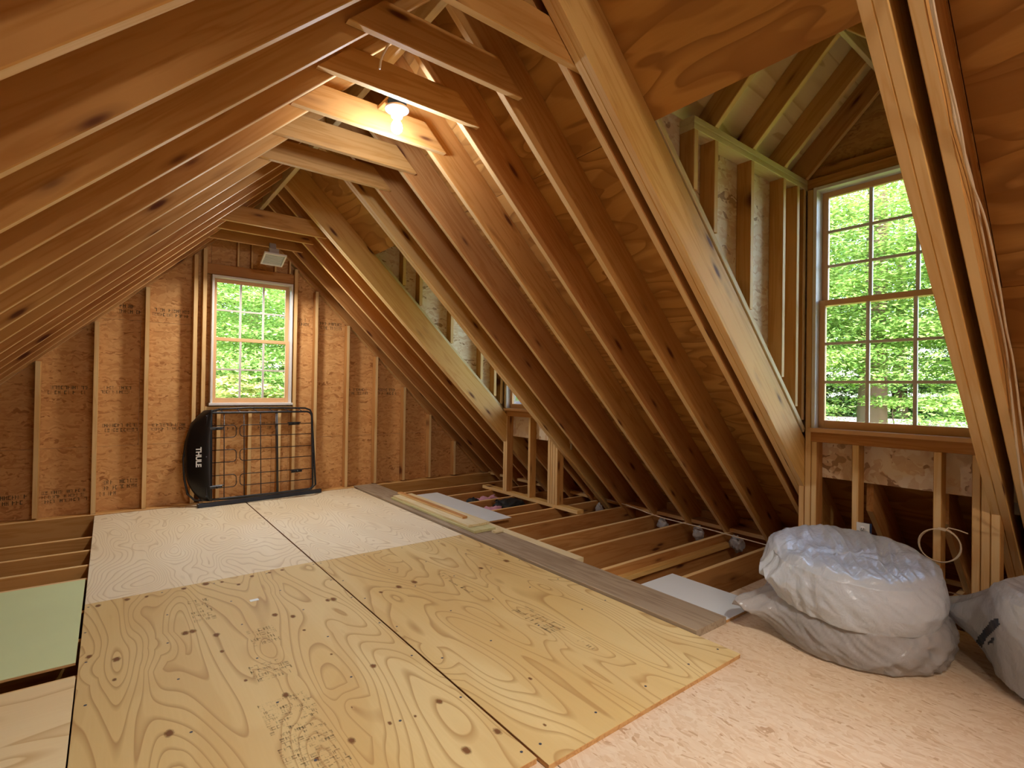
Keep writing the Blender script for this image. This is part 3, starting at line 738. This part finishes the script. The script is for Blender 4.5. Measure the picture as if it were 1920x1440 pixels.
b = blob('cloth_bundle', None, (3.48, 4.94, -.13), (.20, .11, .09), PINK, 12, .5); tag(b, 'crumpled pink cloth in the joist bay behind the black bag', 'cloth')
b = blob('black_pouch', None, (3.30, 4.95, -.085), (.08, .07, .06), NAVY, 17, .3); tag(b, 'small black pouch lying on the pink cloth behind', 'pouch')
for i, (x, y, s) in enumerate(((4.28, 2.33, 1.0), (4.30, 2.72, .9), (4.30, 3.10, .9), (4.26, 3.9, .8))):
    b = blob('plastic_scrap', None, (x, y, -.075), (.03*s, .05*s, .06*s), FILM2, 20+i, .9, 3, 2.2)
    tag(b, 'torn scrap of clear plastic at a rafter foot, ' + ('nearest the wrapped tires', 'second from the wrapped tires', 'third from the wrapped tires', 'in front of the far dormer')[i], 'scrap', 'plastic scraps along the eave')

# ------------------------------------------------------------------ roof basket leaning under the far window
bk = root('roof_basket', (1.3, 6.08, 0), 'black steel roof basket with a lettered fairing leaning on the far wall', 'basket')
TL = math.radians(6)
def B(u, v, d=0):                 # u along the wall, v up the basket, d out towards the room
    return Vector((.60+u, 6.055 + v*math.sin(TL) - d*math.cos(TL), .03 + v*math.cos(TL) + d*math.sin(TL)))
def rpts(u0, v0, u1, v1, r, d, n=6, corners=(1, 1, 1, 1)):
    out = []
    for k, (cx, cz, a0) in enumerate(((u1-r, v0+r, -PI/2), (u1-r, v1-r, 0), (u0+r, v1-r, PI/2), (u0+r, v0+r, PI))):
        for i in range(n+1):
            a = a0 + i*PI/2/n; out.append(B(cx+r*math.cos(a), cz+r*math.sin(a), d))
    return out
# upper rail (nearer the wall) and lower rail (nearer the room) with posts between
tube('upper_rail', bk, [B(.10, .03, -.0), B(.4, .012, 0), B(1.24, .03, 0), B(1.285, .07, 0), B(1.255, .88, 0), B(1.235, .925, 0), B(1.18, .945, 0), B(.60, .955, 0), B(.33, .945, 0), B(.16, .90, 0), B(.07, .80, 0), B(.02, .62, 0), B(.0, .45, 0), B(.01, .25, 0), B(.04, .1, 0)], .011, BLACK, 8, True)
tube('lower_rail', bk, rpts(.19, .03, 1.225, .90, .06, .10), .011, BLACK, 8, True)
for u in (.34, .50, .66, .82, .98, 1.12): tube('wire', bk, [B(u-.03, .95, 0), B(u, .905, .10)], .004, BLACK, 6)
for v in (.16, .3, .44, .58, .72, .83): tube('wire', bk, [B(1.275-.02*v, v, 0), B(1.225, v, .10)], .004, BLACK, 6)
for u in (.34, .50, .66, .82, .98, 1.12): tube('wire', bk, [B(u, .02, 0), B(u, .035, .10)], .004, BLACK, 6)
# wire floor
for u, r in ((.345, .0045), (.530, .0045), (.690, .0045), (.845, .0045), (.858, .007)): tube('wire', bk, [B(u, .03, .10), B(u, .90, .10)], r, BLACK, 6)
def loopL(v0, v1):
    n = 6; r = .035; u = .455; P_ = [B(.21, v0, .106)]
    P_ += [B(u-r+r*math.sin(a*PI/2/n), v0+r-r*math.cos(a*PI/2/n), .106) for a in range(n+1)]
    P_ += [B(u-r+r*math.cos(a*PI/2/n), v1-r+r*math.sin(a*PI/2/n), .106) for a in range(n+1)] + [B(.21, v1, .106)]
    tube('wire_loop', bk, P_, .0042, BLACK, 6)
def loopR(v0, v1):
    n = 6; r = .035; u = .490; P_ = [B(1.225, v0, .106)]
    P_ += [B(u+r-r*math.sin(a*PI/2/n), v0+r-r*math.cos(a*PI/2/n), .106) for a in range(n+1)]
    P_ += [B(u+r-r*math.cos(a*PI/2/n), v1-r+r*math.sin(a*PI/2/n), .106) for a in range(n+1)] + [B(1.225, v1, .106)]
    tube('wire_loop', bk, P_, .0042, BLACK, 6)
for a, b_ in ((.14, .265), (.395, .52), (.645, .77)): loopL(a, b_); loopR(a+.005, b_-.002)
# fairing plate, slightly bowed, rounded outer edge
n = 24; vs = []; fs = []
def fair_u(v):
    t = (v-.47)/.455; return .0 + .155*abs(t)**3.2
for j in range(n+1):
    v = .015 + .915*j/n
    for i in range(9):
        s = i/8; u = fair_u(v)+.012 + (.225-fair_u(v))*s
        d = .02 + .10*math.sin(s*PI/2)
        vs.append(B(u, v, d))
for j in range(n):
    for i in range(8):
        a = j*9+i; fs.append((a, a+1, a+10, a+9))
N0 = len(vs); 
for k in range(N0):
    p = vs[k]; vs.append(Vector((p.x, p.y+.006, p.z)))
fs += [tuple(N0+q for q in reversed(f)) for f in list(fs)]
bord = [i for i in range(9)] + [j*9+8 for j in range(1, n+1)] + [n*9+i for i in range(7, -1, -1)] + [j*9 for j in range(n-1, 0, -1)]
for k in range(len(bord)):
    a, b_ = bord[k], bord[(k+1) % len(bord)]; fs.append((b_, a, N0+a, N0+b_))
fair = obj_child('fairing', vs, fs, BLACKP, bk, True); fair['label'] = 'black fairing with white lettering'
tc = bpy.data.curves.new('lettering', 'FONT'); tc.body = 'THULE'; tc.size = .066; tc.extrude = .0008; tc.offset = .0022; tc.align_x = 'CENTER'; tc.align_y = 'CENTER'; tc.materials.append(WHITE)
tc.space_character = .97
to = bpy.data.objects.new('lettering', tc); C.objects.link(to); bpy.context.view_layer.update()
tme = bpy.data.meshes.new_from_object(to.evaluated_get(bpy.context.evaluated_depsgraph_get())); bpy.data.objects.remove(to)
to = bpy.data.objects.new('lettering', tme); C.objects.link(to)
c0 = B(.118, .46, .1005); ux = (B(.118, .30, 0)-B(.118, .46, 0)).normalized(); un = (B(.2, .4, .1155)-B(.06, .4, .062)).normalized()
un = Vector((-.30, -1, .1)).normalized(); ux = (ux-un*ux.dot(un)).normalized(); uy = un.cross(ux)
to.matrix_basis = Matrix(((ux.x, uy.x, un.x, c0.x), (ux.y, uy.y, un.y, c0.y), (ux.z, uy.z, un.z, c0.z), (0, 0, 0, 1))); setp(to, fair)
for u, v in ((.185, .87), (.185, .46), (.185, .07)):
    obj_child('rivet', [B(u+.006*math.cos(a*PI/4), v+.006*math.sin(a*PI/4), .1215) for a in range(8)], [tuple(range(8))], DARKG, fair)
for u, v in ((.225, .735), (.225, .150), (.98, .765), (1.0, .245)):
    cl = board('mounting_clamp', bk, B(u-.01, v, .108), B(u+.10, v+.004, .108), .028, .030, (0, -1, .1), BLACKP, .006)
    board('clamp_arm', cl, B(u-.02, v+.016, .105), B(u+.12, v+.016, .105), .010, .012, (0, -1, .1), BLACKP, .003)
    lathe('clamp_knob', cl, [(0, 0), (.012, 0), (.013, .01), (.010, .018), (0, .018)], BLACKP, Matrix.Translation(B(u+.05, v, .138)) @ Matrix.Rotation(PI/2, 4, 'X'), 12)
br = slab('crossbar', None, .0, 1, 0, 1, 0, 1, BAR, 'x') if False else None
x0, y0 = .705, 5.945
tube('square_bar', None, [(.715, 5.965, .0205), (1.95, 6.085, .0205)], .0275, BAR, 4, False, True)
sb = C.objects[-1] if False else bpy.data.objects['square_bar']; tag(sb, 'square dark metal bar lying on the plywood in front of the roof basket', 'bar')
for (x, y) in ((.7165, 5.9652), (1.9485, 6.0848)):
    board('end_cap', sb, (x-.004, y-.0004, .0005), (x+.004, y+.0004, .0005), .043, .041, (0, 0, 1), BLACKP, .004)

# ------------------------------------------------------------------ light fixtures
lp = root('lampholder', (1.229, 2.655, 2.78), 'round white porcelain lampholder with a lit bare bulb between the collar ties', 'lamp')
Mx = Matrix.Translation((1.229, 2.655, 2.766)) @ Matrix.Rotation(PI, 4, 'X')
lathe('lamp_base', lp, [(.0, -.0), (.062, 0), (.066, .006), (.064, .014), (.046, .022), (.034, .040), (.031, .052), (.026, .054), (0, .050)], LAMPH, Mx)
lathe('bulb', lp, [(.013, .050), (.014, .062), (.020, .074), (.029, .092), (.032, .108), (.029, .124), (.019, .136), (.006, .141), (0, .1415)], BULB, Mx)
lathe('junction_box', lp, [(0, -.042), (.050, -.042), (.052, -.040), (.052, -.002), (0, -.001)], BLUE, Mx, 12)
slab('hanger_board', lp, 1.185, 1.275, 2.472, 2.835, 2.812, 2.832, LUMD, 'y', .002)
pt = lamp('bulb_light', (1.229, 2.655, 2.58), 12, (.74, .82, 1.0), .045)
fl = root('vent_grille', (1.31, 5.70, 2.53), 'square white ceiling grille on a grey housing between the last collar ties', 'vent')
Mf = frame((1.205, 5.70, 2.515), (1, 0, -.02), (0, -.42, -1))
def fb(nm, x0, x1, y0, y1, z0, z1, mat, c=.003): return put(nm, box_mesh(nm, x1-x0, y1-y0, z1-z0, mat, c), fl, Mf @ frame((x0, (y0+y1)/2, z0), (1, 0, 0), (0, 0, 1)))
fb('lens', .012, .198, -.088, .088, -.012, .0, plain('grey_lens', srgb(176, 190, 184), .3, 0, .5, 30, .06))
for a in ((0, .21, -.10, -.085), (0, .21, .085, .10), (0, .015, -.0845, .0845), (.195, .21, -.0845, .0845)): fb('frame', a[0], a[1], a[2], a[3], -.012, .010, WHITE)
for i in range(7): fb('slat', .02, .19, -.072+i*.024-.003, -.072+i*.024+.003, .0005, .004, WHITE, .001)
fa = area('far_end_fill', (1.31, 5.66, 2.49), (-.05, -.35, -1), .18, .16, 24, (1, .96, .90))  # area light added under the grille to brighten the far end
fb('housing', .06, .15, -.05, .05, -.11, -.013, plain('grey_housing', srgb(188, 180, 176), .6, 0, .3, 12, .1), .012)
ARM = fb('mounting_strap', .075, .135, -.02, .02, -.19, -.111, plain('grey_strap', srgb(170, 160, 156), .6, 0, .3, 12, .1), .006)
sl = root('added_work_lamp', (1.05, -.40, 2.6), 'added reflector lamp, out of view, throwing fill onto the near floor', 'lamp')  # unseen lamp body added to go with the floor fill spot
lathe('reflector', sl, [(.03, -.10), (.05, -.09), (.10, -.03), (.135, .03), (.138, .03), (.104, -.032), (.052, -.094), (.03, -.105)], LAMPH, Matrix.Translation((1.05, -.38, 2.50)) @ Vector((.08, 1.75, -2.45)).to_track_quat('Z', 'Y').to_matrix().to_4x4())
tube('cord', sl, [(1.05, -.45, 2.60), (1.06, -.5, 2.8), (1.16, -.5, 3.0)], .004, BLACK)
# second bulb added out of view behind the camera as fill
lp2 = root('lampholder', (1.2, -1.15, 2.78), 'added second lampholder with a fill bulb, out of view behind the camera', 'lamp')
Mx2 = Matrix.Translation((1.2, -1.15, 2.782)) @ Matrix.Rotation(PI, 4, 'X')
for src in list(lp.children):
    o = src.copy(); C.objects.link(o); o.matrix_basis = Mx2 @ Mx.inverted() @ src.matrix_basis; setp(o, lp2)
lamp('bulb_fill_behind', (1.2, -1.15, 2.60), 38, (1, .90, .78), .045)

# ------------------------------------------------------------------ electrical bits
ob = root('outlet', (3.71, 1.225, .38), 'white double outlet in a blue box nailed to a stud under the near window', 'outlet')
slab('outlet_box', ob, 3.722, 3.775, 1.182, 1.236, .318, .420, BLUE, 'x', .003)
slab('cover_plate', ob, 3.714, 3.7215, 1.176, 1.247, .308, .428, WHITE, 'z', .003)
for z in (.344, .392):
    lathe('socket_face', ob, [(0, 0), (.016, 0), (.0165, .002), (0, .0022)], WHITE, frame((3.714, 1.211, z), (0, 1, 0), (-1, 0, 0)), 20)
    for dy, dz, h in ((-.006, .002, .010), (.006, .002, .008), (0, -.009, .005)):
        slab('slot', ob, 3.7105, 3.7114, 1.211+dy-.0013, 1.211+dy+.0013, z+dz-h/2, z+dz+h/2, BLACKP, 'x', .0003)
pts = []
for i in range(67):
    a = 2*PI*i/32 + 1.5; r = .098 + .006*math.sin(i*.37)
    pts.append((3.695-.00018*i - .010*math.sin(a), .828 + r*.92*math.cos(a), .388 + r*math.sin(a)))
pts += [(3.688, .79, .495), (3.684, .745, .492), (3.68, .705, .483)]
tag(tube('cable_coil', None, pts, .0036, CABLE), 'coil of pale cable hung on a stud under the near window', 'cable')
CY = .452
def sag(pts, n=8):
    out = []
    P_ = [Vector(p) for p in pts]; P_ = [P_[0]*2-P_[1]] + P_ + [P_[-1]*2-P_[-2]]
    for i in range(1, len(P_)-2):
        a, b, c, d = P_[i-1:i+3]
        for k in range(n):
            t = k/n; out.append(.5*((2*b)+(c-a)*t+(2*a-5*b+4*c-d)*t*t+(3*b-a-3*c+d)*t**3))
    return out + [P_[-2]]
tag(tube('cable_run', None, sag([(1.70, CY, 2.62), (1.86, CY, 2.40), (2.09, CY, 2.19), (2.17, CY, 2.105), (2.38, CY, 1.98), (2.545, CY, 1.82), (2.72, CY, 1.66), (2.87, CY, 1.525), (2.99, CY, 1.40), (3.12, CY, 1.18), (3.26, CY, .95), (3.45, CY, .72), (3.9, CY, .40)]), .0045, CABLE), 'pale cable stapled down the side of the rafter right of the near window', 'cable')
tag(tube('cable_run', None, sag([(1.70, CY-.012, 2.55), (1.89, CY-.012, 2.31), (2.14, CY-.012, 2.11), (2.30, CY-.006, 1.985), (2.50, CY-.016, 1.86), (2.70, CY-.02, 1.66), (2.87, CY-.016, 1.50), (3.0, CY-.02, 1.36), (3.2, CY-.02, 1.07), (3.5, CY-.016, .70)]), .004, CABLE), 'second thinner cable hanging loosely beside the stapled one', 'cable')
tag(tube('cable_run', None, sag([(4.42, 4.9, .022), (4.40, 4.2, .023), (4.33, 3.6, .022), (4.24, 3.1, .008), (4.24, 2.6, .004), (4.20, 2.1, .004), (4.18, 1.75, .002), (4.14, 1.3, -.01)]), .005, CABLE), 'pale cable stretched along the eave over the joist ends', 'cable')
tag(tube('cable_run', None, sag([(4.05, .98, .02), (4.0, .80, .05), (3.95, .6, .045), (3.9, .40, .10), (3.8, .2, .19)]), .004, CABLE), 'thin cable looping through the eave bay beside the double stud', 'cable')
tag(tube('cable_run', None, sag([(3.62, .74, 2.9), (3.5, .74, 2.92)]), .003, CABLE), 'short cable end', 'cable') if False else None
# cables around the ridge
tag(tube('cable_run', None, sag([(1.00, 2.05, 2.83), (.98, 2.12, 2.80), (.955, 2.22, 2.735), (.965, 2.28, 2.70)]), .005, CABLE), 'short curved cable hanging below the second collar tie', 'cable')
tag(tube('cable_run', None, sag([(1.16, 1.72, 2.96), (1.08, 1.78, 2.885), (1.13, 1.80, 2.93), (1.17, 1.86, 2.99)]), .005, CABLE), 'bent cable end beside the ridge above the first collar tie', 'cable')

# ------------------------------------------------------------------ tires in plastic bags
def bag(name, label, cx, cy_, z0, z1, r, seed, ear=None, sq=1.0, tilt=(0, 0), gather=.5, mat=FILM, nt=200, nv=80, tirez=None, grp='tires stored in tied plastic bags', belly=.0, tlow=0., zmin=None):
    vs = []; fs = []; H = z1-z0
    for j in range(nv+1):
        t = j/nv
        for i in range(nt):
            th = 2*PI*i/nt
            # profile: up the outside then over the top to the centre
            if t < .14: s = t/.14; rr = r*(.62+.34*s**.6); z = z0+.002 + .0*s
            if t < .14: rr = r*(.55+.40*math.sin(s*PI/2)); z = z0 + H*.10*(1-math.cos(s*PI/2))
            elif t < .52: s = (t-.14)/.38; rr = r*(.95+.06*math.sin(s*PI)+belly*math.sin(s*PI*.9)); z = z0 + H*(.10+.82*s)
            elif t < .64: s = (t-.52)/.12; rr = r*(.95-.09*(1-math.cos(s*PI/2))); z = z0 + H*(.92+.08*math.sin(s*PI/2))
            else: s = (t-.64)/.36; rr = r*.86*(1-s); z = z1 - H*.09*math.sin(min(1, s*1.3)*PI/2)**2
            dx, dy = math.cos(th), math.sin(th)
            q = Vector((dx*rr, dy*rr, z-z0))
            f1 = noise.noise(Vector((dx*2.2+seed, dy*2.2, z*5)))*.022
            # folds: long ridges running across the top, vertical creases down the side
            if t > .55:
                a = .6; u = q.x*math.cos(a)+q.y*math.sin(a); v = -q.x*math.sin(a)+q.y*math.cos(a)
                rid = 1-abs(noise.noise(Vector((u*2.4+seed, v*17+.6*math.sin(u*7), seed*2))))*2
                rid2 = 1-abs(noise.noise(Vector((u*5+seed, v*41, seed))))*2
                q.z += (.0065*rid*gather*2 + .005*rid2)*min(1, (t-.55)/.1); q.z += f1*.3
            else:
                cr = 1-abs(noise.noise(Vector((th*3.1+z*6*math.sin(th*2+seed), z*3.2, seed))))*2
                cr2 = 1-abs(noise.noise(Vector((th*8+z*22, z*9-th*2, seed+4))))*2
                k = ((.007*cr+.006*cr2)*(1.9 if belly else 1.1)+f1*.7)*min(1, t/.1+.15); q.x += dx*k; q.y += dy*k
            if ear:
                ea, eh, el, ew = ear
                d = math.atan2(math.sin(th-ea), math.cos(th-ea)); g = math.exp(-(d/ew)**2)*math.exp(-((q.z-eh)/(H*.30))**2)
                if t < .72:
                    k = el*g; q.x += dx*k; q.y += dy*k; q.z = q.z*(1-g*.75) + eh*g*.75 + .02*g*math.sin(d*38)
            q.z += (tilt[0]*q.x + tilt[1]*q.y)*min(1, t/.3 + tlow)
            vs.append((cx+q.x, cy_+q.y*sq, max(zmin if zmin is not None else z0-.004, z0+q.z)))
    for j in range(nv):
        for i in range(nt):
            k = (i+1) % nt; fs.append((j*nt+i, j*nt+k, (j+1)*nt+k, (j+1)*nt+i))
    fs.append(tuple(range(nt-1, -1, -1))); fs.append(tuple(range(nv*nt, (nv+1)*nt)))
    me = bpy.data.meshes.new(name); me.from_pydata(vs, [], fs); me.materials.append(mat)
    me.polygons.foreach_set('use_smooth', [True]*len(me.polygons)); me.update()
    t_ = put(name, me, None, Matrix.Identity(4)); tag(t_, label, 'tire', grp)
    R_ = r*.84; h = H*.62
    lathe('tire', t_, [(R_*.60, h*.12), (R_*.70, 0), (R_*.94, .01), (R_, h*.2), (R_, h*.8), (R_*.94, h-.01), (R_*.70, h), (R_*.60, h*.88), (R_*.60, h*.12)], RUBBER, Matrix.Translation((cx, cy_, z0+H*.10)) @ Matrix.Rotation(-math.atan(tilt[0])*.8, 4, 'Y') @ Matrix.Rotation(math.atan(tilt[1])*.8, 4, 'X'), 48)
    return t_
bag('wrapped_tire', 'lower of two stacked tires wrapped in plastic, on the floor below the near window', 3.035, 1.03, -.0185, .215, .385, 3, ear=(2.35, .14, .17, .20), mat=FILM2, belly=.02, tilt=(.05, .05), gather=.3)
bag('wrapped_tire', 'upper of two stacked tires in a crinkled plastic bag, facing the near window', 3.00, 1.035, .185, .425, .380, 7, ear=(2.42, .13, .06, .30), gather=1.2, tilt=(.085, .085), tlow=.6, zmin=.12)
b2 = bag('wrapped_tire', 'tire in a printed plastic bag with a pointed corner, cut by the photo edge', 3.20, .145, -.0185, .40, .375, 11, ear=(1.30, .20, .27, .30), gather=.6)
# dark print on that bag
vs = []; fs = []
def onbag(u, v):      # u along the ear edge, v up
    a = Vector((3.32, .585, .20)); return a
me = b2.data
pr = []
deps = None
from mathutils.bvhtree import BVHTree
bt = BVHTree.FromPolygons([v.co for v in me.vertices], [tuple(p.vertices) for p in me.polygons])
cw = Vector((0, 0, 1.23))
def cast(px, py):
    d = cam.matrix_world.to_3x3() @ Vector(((px-960)/974.2, -(py-720)/974.2, -1)); h = bt.ray_cast(cw, d)
    return h[0] + h[1]*.002 if h[0] is not None else None
def decal(name, poly, mat):
    """printed patch that follows the film: outline filled by a fan on the bag surface"""
    xs = [p[0] for p in poly]; ys = [p[1] for p in poly]; st = 3.0
    def inside(x, y):
        c = False
        for i in range(len(poly)):
            (a, b), (c2, d2) = poly[i], poly[(i+1) % len(poly)]
            if (b > y) != (d2 > y) and x < (c2-a)*(y-b)/(d2-b)+a: c = not c
        return c
    V = {}; vs = []; fs = []
    def gv(i, j):
        if (i, j) not in V:
            h = cast(min(xs)+i*st, min(ys)+j*st); V[(i, j)] = None if h is None else len(vs)
            if h is not None: vs.append(h)
        return V[(i, j)]
    for i in range(int((max(xs)-min(xs))/st)+1):
        for j in range(int((max(ys)-min(ys))/st)+1):
            if inside(min(xs)+(i+.5)*st, min(ys)+(j+.5)*st):
                q = (gv(i, j), gv(i+1, j), gv(i+1, j+1), gv(i, j+1))
                if None not in q: fs.append(q)
    if fs: obj_child(name, vs, fs, mat, b2)
decal('printed_mark', [(1873, 1160), (1875, 1170), (1862, 1186), (1850, 1196), (1842, 1215), (1846, 1236), (1838, 1234), (1828, 1215), (1828, 1204), (1838, 1190), (1850, 1176), (1860, 1162)], DARKG)
for k in range(3):
    decal('printed_mark', [(1853+k*3, 1205-k*4), (1862+k*2, 1200-k*2), (1863+k*2, 1203-k*2), (1854+k*3, 1209-k*4)], DARKG)

# ------------------------------------------------------------------ outdoors
def terrain(x, y):
    d = math.hypot(x-1.2, y-2)
    t = min(1, max(0, (d-7)/14)); t = t*t*(3-2*t)
    return -2.9 + 2.75*t + .0*x
n = 60; vs = []; fs = []
for j in range(n+1):
    for i in range(n+1):
        x = -75 + 170*i/n; y = -40 + 150*j/n
        vs.append((x, y, terrain(x, y) + .25*noise.noise(Vector((x*.12, y*.12, 0)))))
for j in range(n):
    for i in range(n): a = j*(n+1)+i; fs.append((a, a+1, a+n+2, a+n+1))
me = bpy.data.meshes.new('ground'); me.from_pydata(vs, [], fs); me.materials.append(GROUND); me.polygons.foreach_set('use_smooth', [True]*len(me.polygons))
g = put('ground', me, None, Matrix.Identity(4)); tag(g, 'grassy forest ground seen beyond the windows', 'ground', kind='structure')
vs = []; fs = []
for i in range(41):
    y = -30 + 80*i/40
    for k, dx in enumerate((-3.2, 0, 3.2)): 
        x = 27 + dx + 2.0*math.sin(y*.06); vs.append((x, y, max(terrain(x, y), -.2) + (.20 if k == 1 else .16)))
for i in range(40):
    for k in range(2): a = i*3+k; fs.append((a, a+1, a+4, a+3))
me = bpy.data.meshes.new('road'); me.from_pydata(vs, [], fs); me.materials.append(ASPH)
rd = put('road', me, None, Matrix.Identity(4)); tag(rd, 'pale paved drive crossing behind the tree outside the near dormer', 'road', kind='structure')

def leaf_mesh(name, nl, shape, size, seed, mat, tiers=True):
    """crown of many small folded leaves gathered into flat sprays"""
    rg = np.random.default_rng(seed); ncl = max(20, nl//110)
    u = rg.normal(size=(ncl, 3)); u /= np.linalg.norm(u, axis=1)[:, None]; rad = rg.uniform(.35, 1, ncl)**.5
    cen = u*rad[:, None]*np.array(shape)
    ids = rg.integers(0, ncl, nl); sp = np.array((.15, .15, .018))*max(shape[0], 1.0)*1.1
    p = cen[ids] + rg.normal(size=(nl, 3))*sp
    outward = cen[ids]/np.maximum(np.linalg.norm(cen[ids], axis=1), .1)[:, None]
    p[:, 2] -= .10*np.linalg.norm((p-cen[ids])[:, :2], axis=1)**1.3
    nrm = np.array((0, 0, 1.0)) + rg.normal(size=(nl, 3))*.30 + outward*.25; nrm /= np.linalg.norm(nrm, axis=1)[:, None]
    a = rg.normal(size=(nl, 3)); a -= nrm*(a*nrm).sum(1)[:, None]; a /= np.linalg.norm(a, axis=1)[:, None]; b = np.cross(nrm, a)
    s = (size*rg.uniform(.6, 1.25, nl))[:, None]
    V = np.stack([p-a*s, p+b*s*.5-nrm*s*.1, p+a*s, p-b*s*.5-nrm*s*.1], 1).reshape(-1, 3)
    me = bpy.data.meshes.new(name); me.vertices.add(nl*4); me.vertices.foreach_set('co', V.ravel())
    me.loops.add(nl*4); me.loops.foreach_set('vertex_index', np.arange(nl*4)); me.polygons.add(nl)
    me.polygons.foreach_set('loop_start', np.arange(nl)*4); me.polygons.foreach_set('loop_total', np.full(nl, 4))
    me.update(calc_edges=True); me.materials.append(mat); return me
def trunk_mesh(name, h, r, seed):
    rg = random.Random(seed); pts = []; seg = 10; vs = []; fs = []; m = 10
    bx = by = 0
    for j in range(m+1):
        t = j/m; bx += rg.uniform(-.06, .06); by += rg.uniform(-.06, .06); rr = r*(1.25-.9*t) if j else r*1.55
        for k in range(seg):
            a = 2*PI*k/seg; q = rr*(1+.08*math.sin(3*a+seed)); vs.append((bx+q*math.cos(a), by+q*math.sin(a), h*t-.4))
    for j in range(m):
        for k in range(seg): l = (k+1) % seg; fs.append((j*seg+k, j*seg+l, (j+1)*seg+l, (j+1)*seg+k))
    me = bpy.data.meshes.new(name); me.from_pydata(vs, [], fs); me.materials.append(BARK); me.polygons.foreach_set('use_smooth', [True]*len(me.polygons)); return me
crowns = [leaf_mesh('foliage', 22000, (3.0, 3.0, 4.2), .062, 1, LEAF1), leaf_mesh('foliage', 22000, (3.2, 3.2, 3.6), .062, 2, LEAF2),
          leaf_mesh('foliage', 12000, (3.6, 3.6, 4.6), .11, 3, LEAF3), leaf_mesh('foliage', 6000, (1.5, 1.5, 1.0), .06, 4, LEAF4), leaf_mesh('foliage', 11000, (2.6, 2.6, 1.6), .055, 5, LEAF2)]
trunks = [trunk_mesh('trunk', 11, .20, 1), trunk_mesh('trunk', 13, .30, 2), trunk_mesh('trunk', 2.2, .03, 3)]
TREES = []
def tree(x, y, ci, ti, cz, s, label, grp, rz=0):
    z = terrain(x, y)
    t = root('tree', (x, y, z), label, 'tree', grp)
    if ti is not None: put('trunk', trunks[ti], t, Matrix.Translation((x, y, z)))
    o = put('foliage', crowns[ci], t, Matrix.Translation((x, y, z+cz)) @ Matrix.Rotation(rz, 4, 'Z') @ Matrix.Diagonal((s, s, s, 1))); o['kind'] = 'stuff'
    return t
def shrub(x, y, ci, cz, s, label, grp, rz=0):
    z = terrain(x, y); t = root('shrub', (x, y, z), label, 'shrub', grp)
    put('stem', trunks[2], t, Matrix.Translation((x, y, z)))
    o = put('foliage', crowns[ci], t, Matrix.Translation((x, y, z+cz)) @ Matrix.Rotation(rz, 4, 'Z') @ Matrix.Diagonal((s, s, s, 1))); o['kind'] = 'stuff'
def pol(az, d):                # azimuth from +Y towards +X, degrees, from the camera
    return d*math.sin(math.radians(az)), d*math.cos(math.radians(az))
# the tree with the stout trunk seen through the near dormer
x, y = pol(72.7, 16); tree(x, y, 1, 1, 6.6, 1.0, 'stout-trunked tree standing in front of the drive outside the near dormer', None)
rnd = random.Random(21)
G = 'trees of the wood around the house'
for az in list(range(-8, 34, 7)) + list(range(54, 102, 6)):
    for d, c_, cz in ((21, rnd.choice((0, 1)), 4.6), (34, 2, 4.8), (36, rnd.choice((0, 2)), 10.5)):
        a = az + rnd.uniform(-2.5, 2.5) + (3 if d > 30 else 0); dd = d + rnd.uniform(-2.5, 2.5)
        if d == 21 and 60 < a < 88: dd += 13; 
        x, y = pol(a, dd)
        if 62 < a < 90 and abs(x-27) < 5 and dd < 33: continue
        tree(x, y, c_, 0 if d < 30 else 1, cz, 1.0 + (.5 if d > 30 else .05), 'leafy green tree of the wood beyond the windows', G, rnd.uniform(0, 6))
for az in list(range(0, 26, 4)) + list(range(56, 98, 4)):
    a = az + rnd.uniform(-1, 1); x, y = pol(a, rnd.uniform(33.5, 36)); tree(x, y, 2, 2, 2.0, .95, 'dark bushy understory tree at the edge of the wood', 'understory at the edge of the wood', a)
# lower boughs and shrubs closer to the windows
for (a, d, ci, cz, s) in ((7, 12.5, 0, 3.9, .75), (13.5, 13.5, 1, 5.2, .8), (3, 15, 1, 4.5, .9), (18, 16, 0, 5, .9), (67, 14.5, 4, 4.7, .9), (76, 15, 4, 5.2, 1.0), (71, 14.0, 4, 6.9, 1.0), (79, 14.5, 4, 3.7, .9), (83, 16, 1, 5.5, .9), (64, 17, 1, 5.5, .9), (74, 18, 4, 8.0, 1.1)):
    x, y = pol(a, d); tree(x, y, ci, 2, cz, s, 'leafy bough of a young tree just outside a window', 'boughs close to the windows', a)
for (a, d, ci, cz, s) in ((9.5, 11.5, 3, 3.3, .85), (13, 12, 3, 3.1, .8), (66.5, 13.5, 4, 2.5, .5), (80, 14, 4, 2.6, .5)):
    x, y = pol(a, d); shrub(x, y, ci, cz, s, 'low golden-leaved shrub outside the far gable window' if a < 30 else 'low green shrub on the ground outside the near dormer', 'shrubs outside the windows', a)
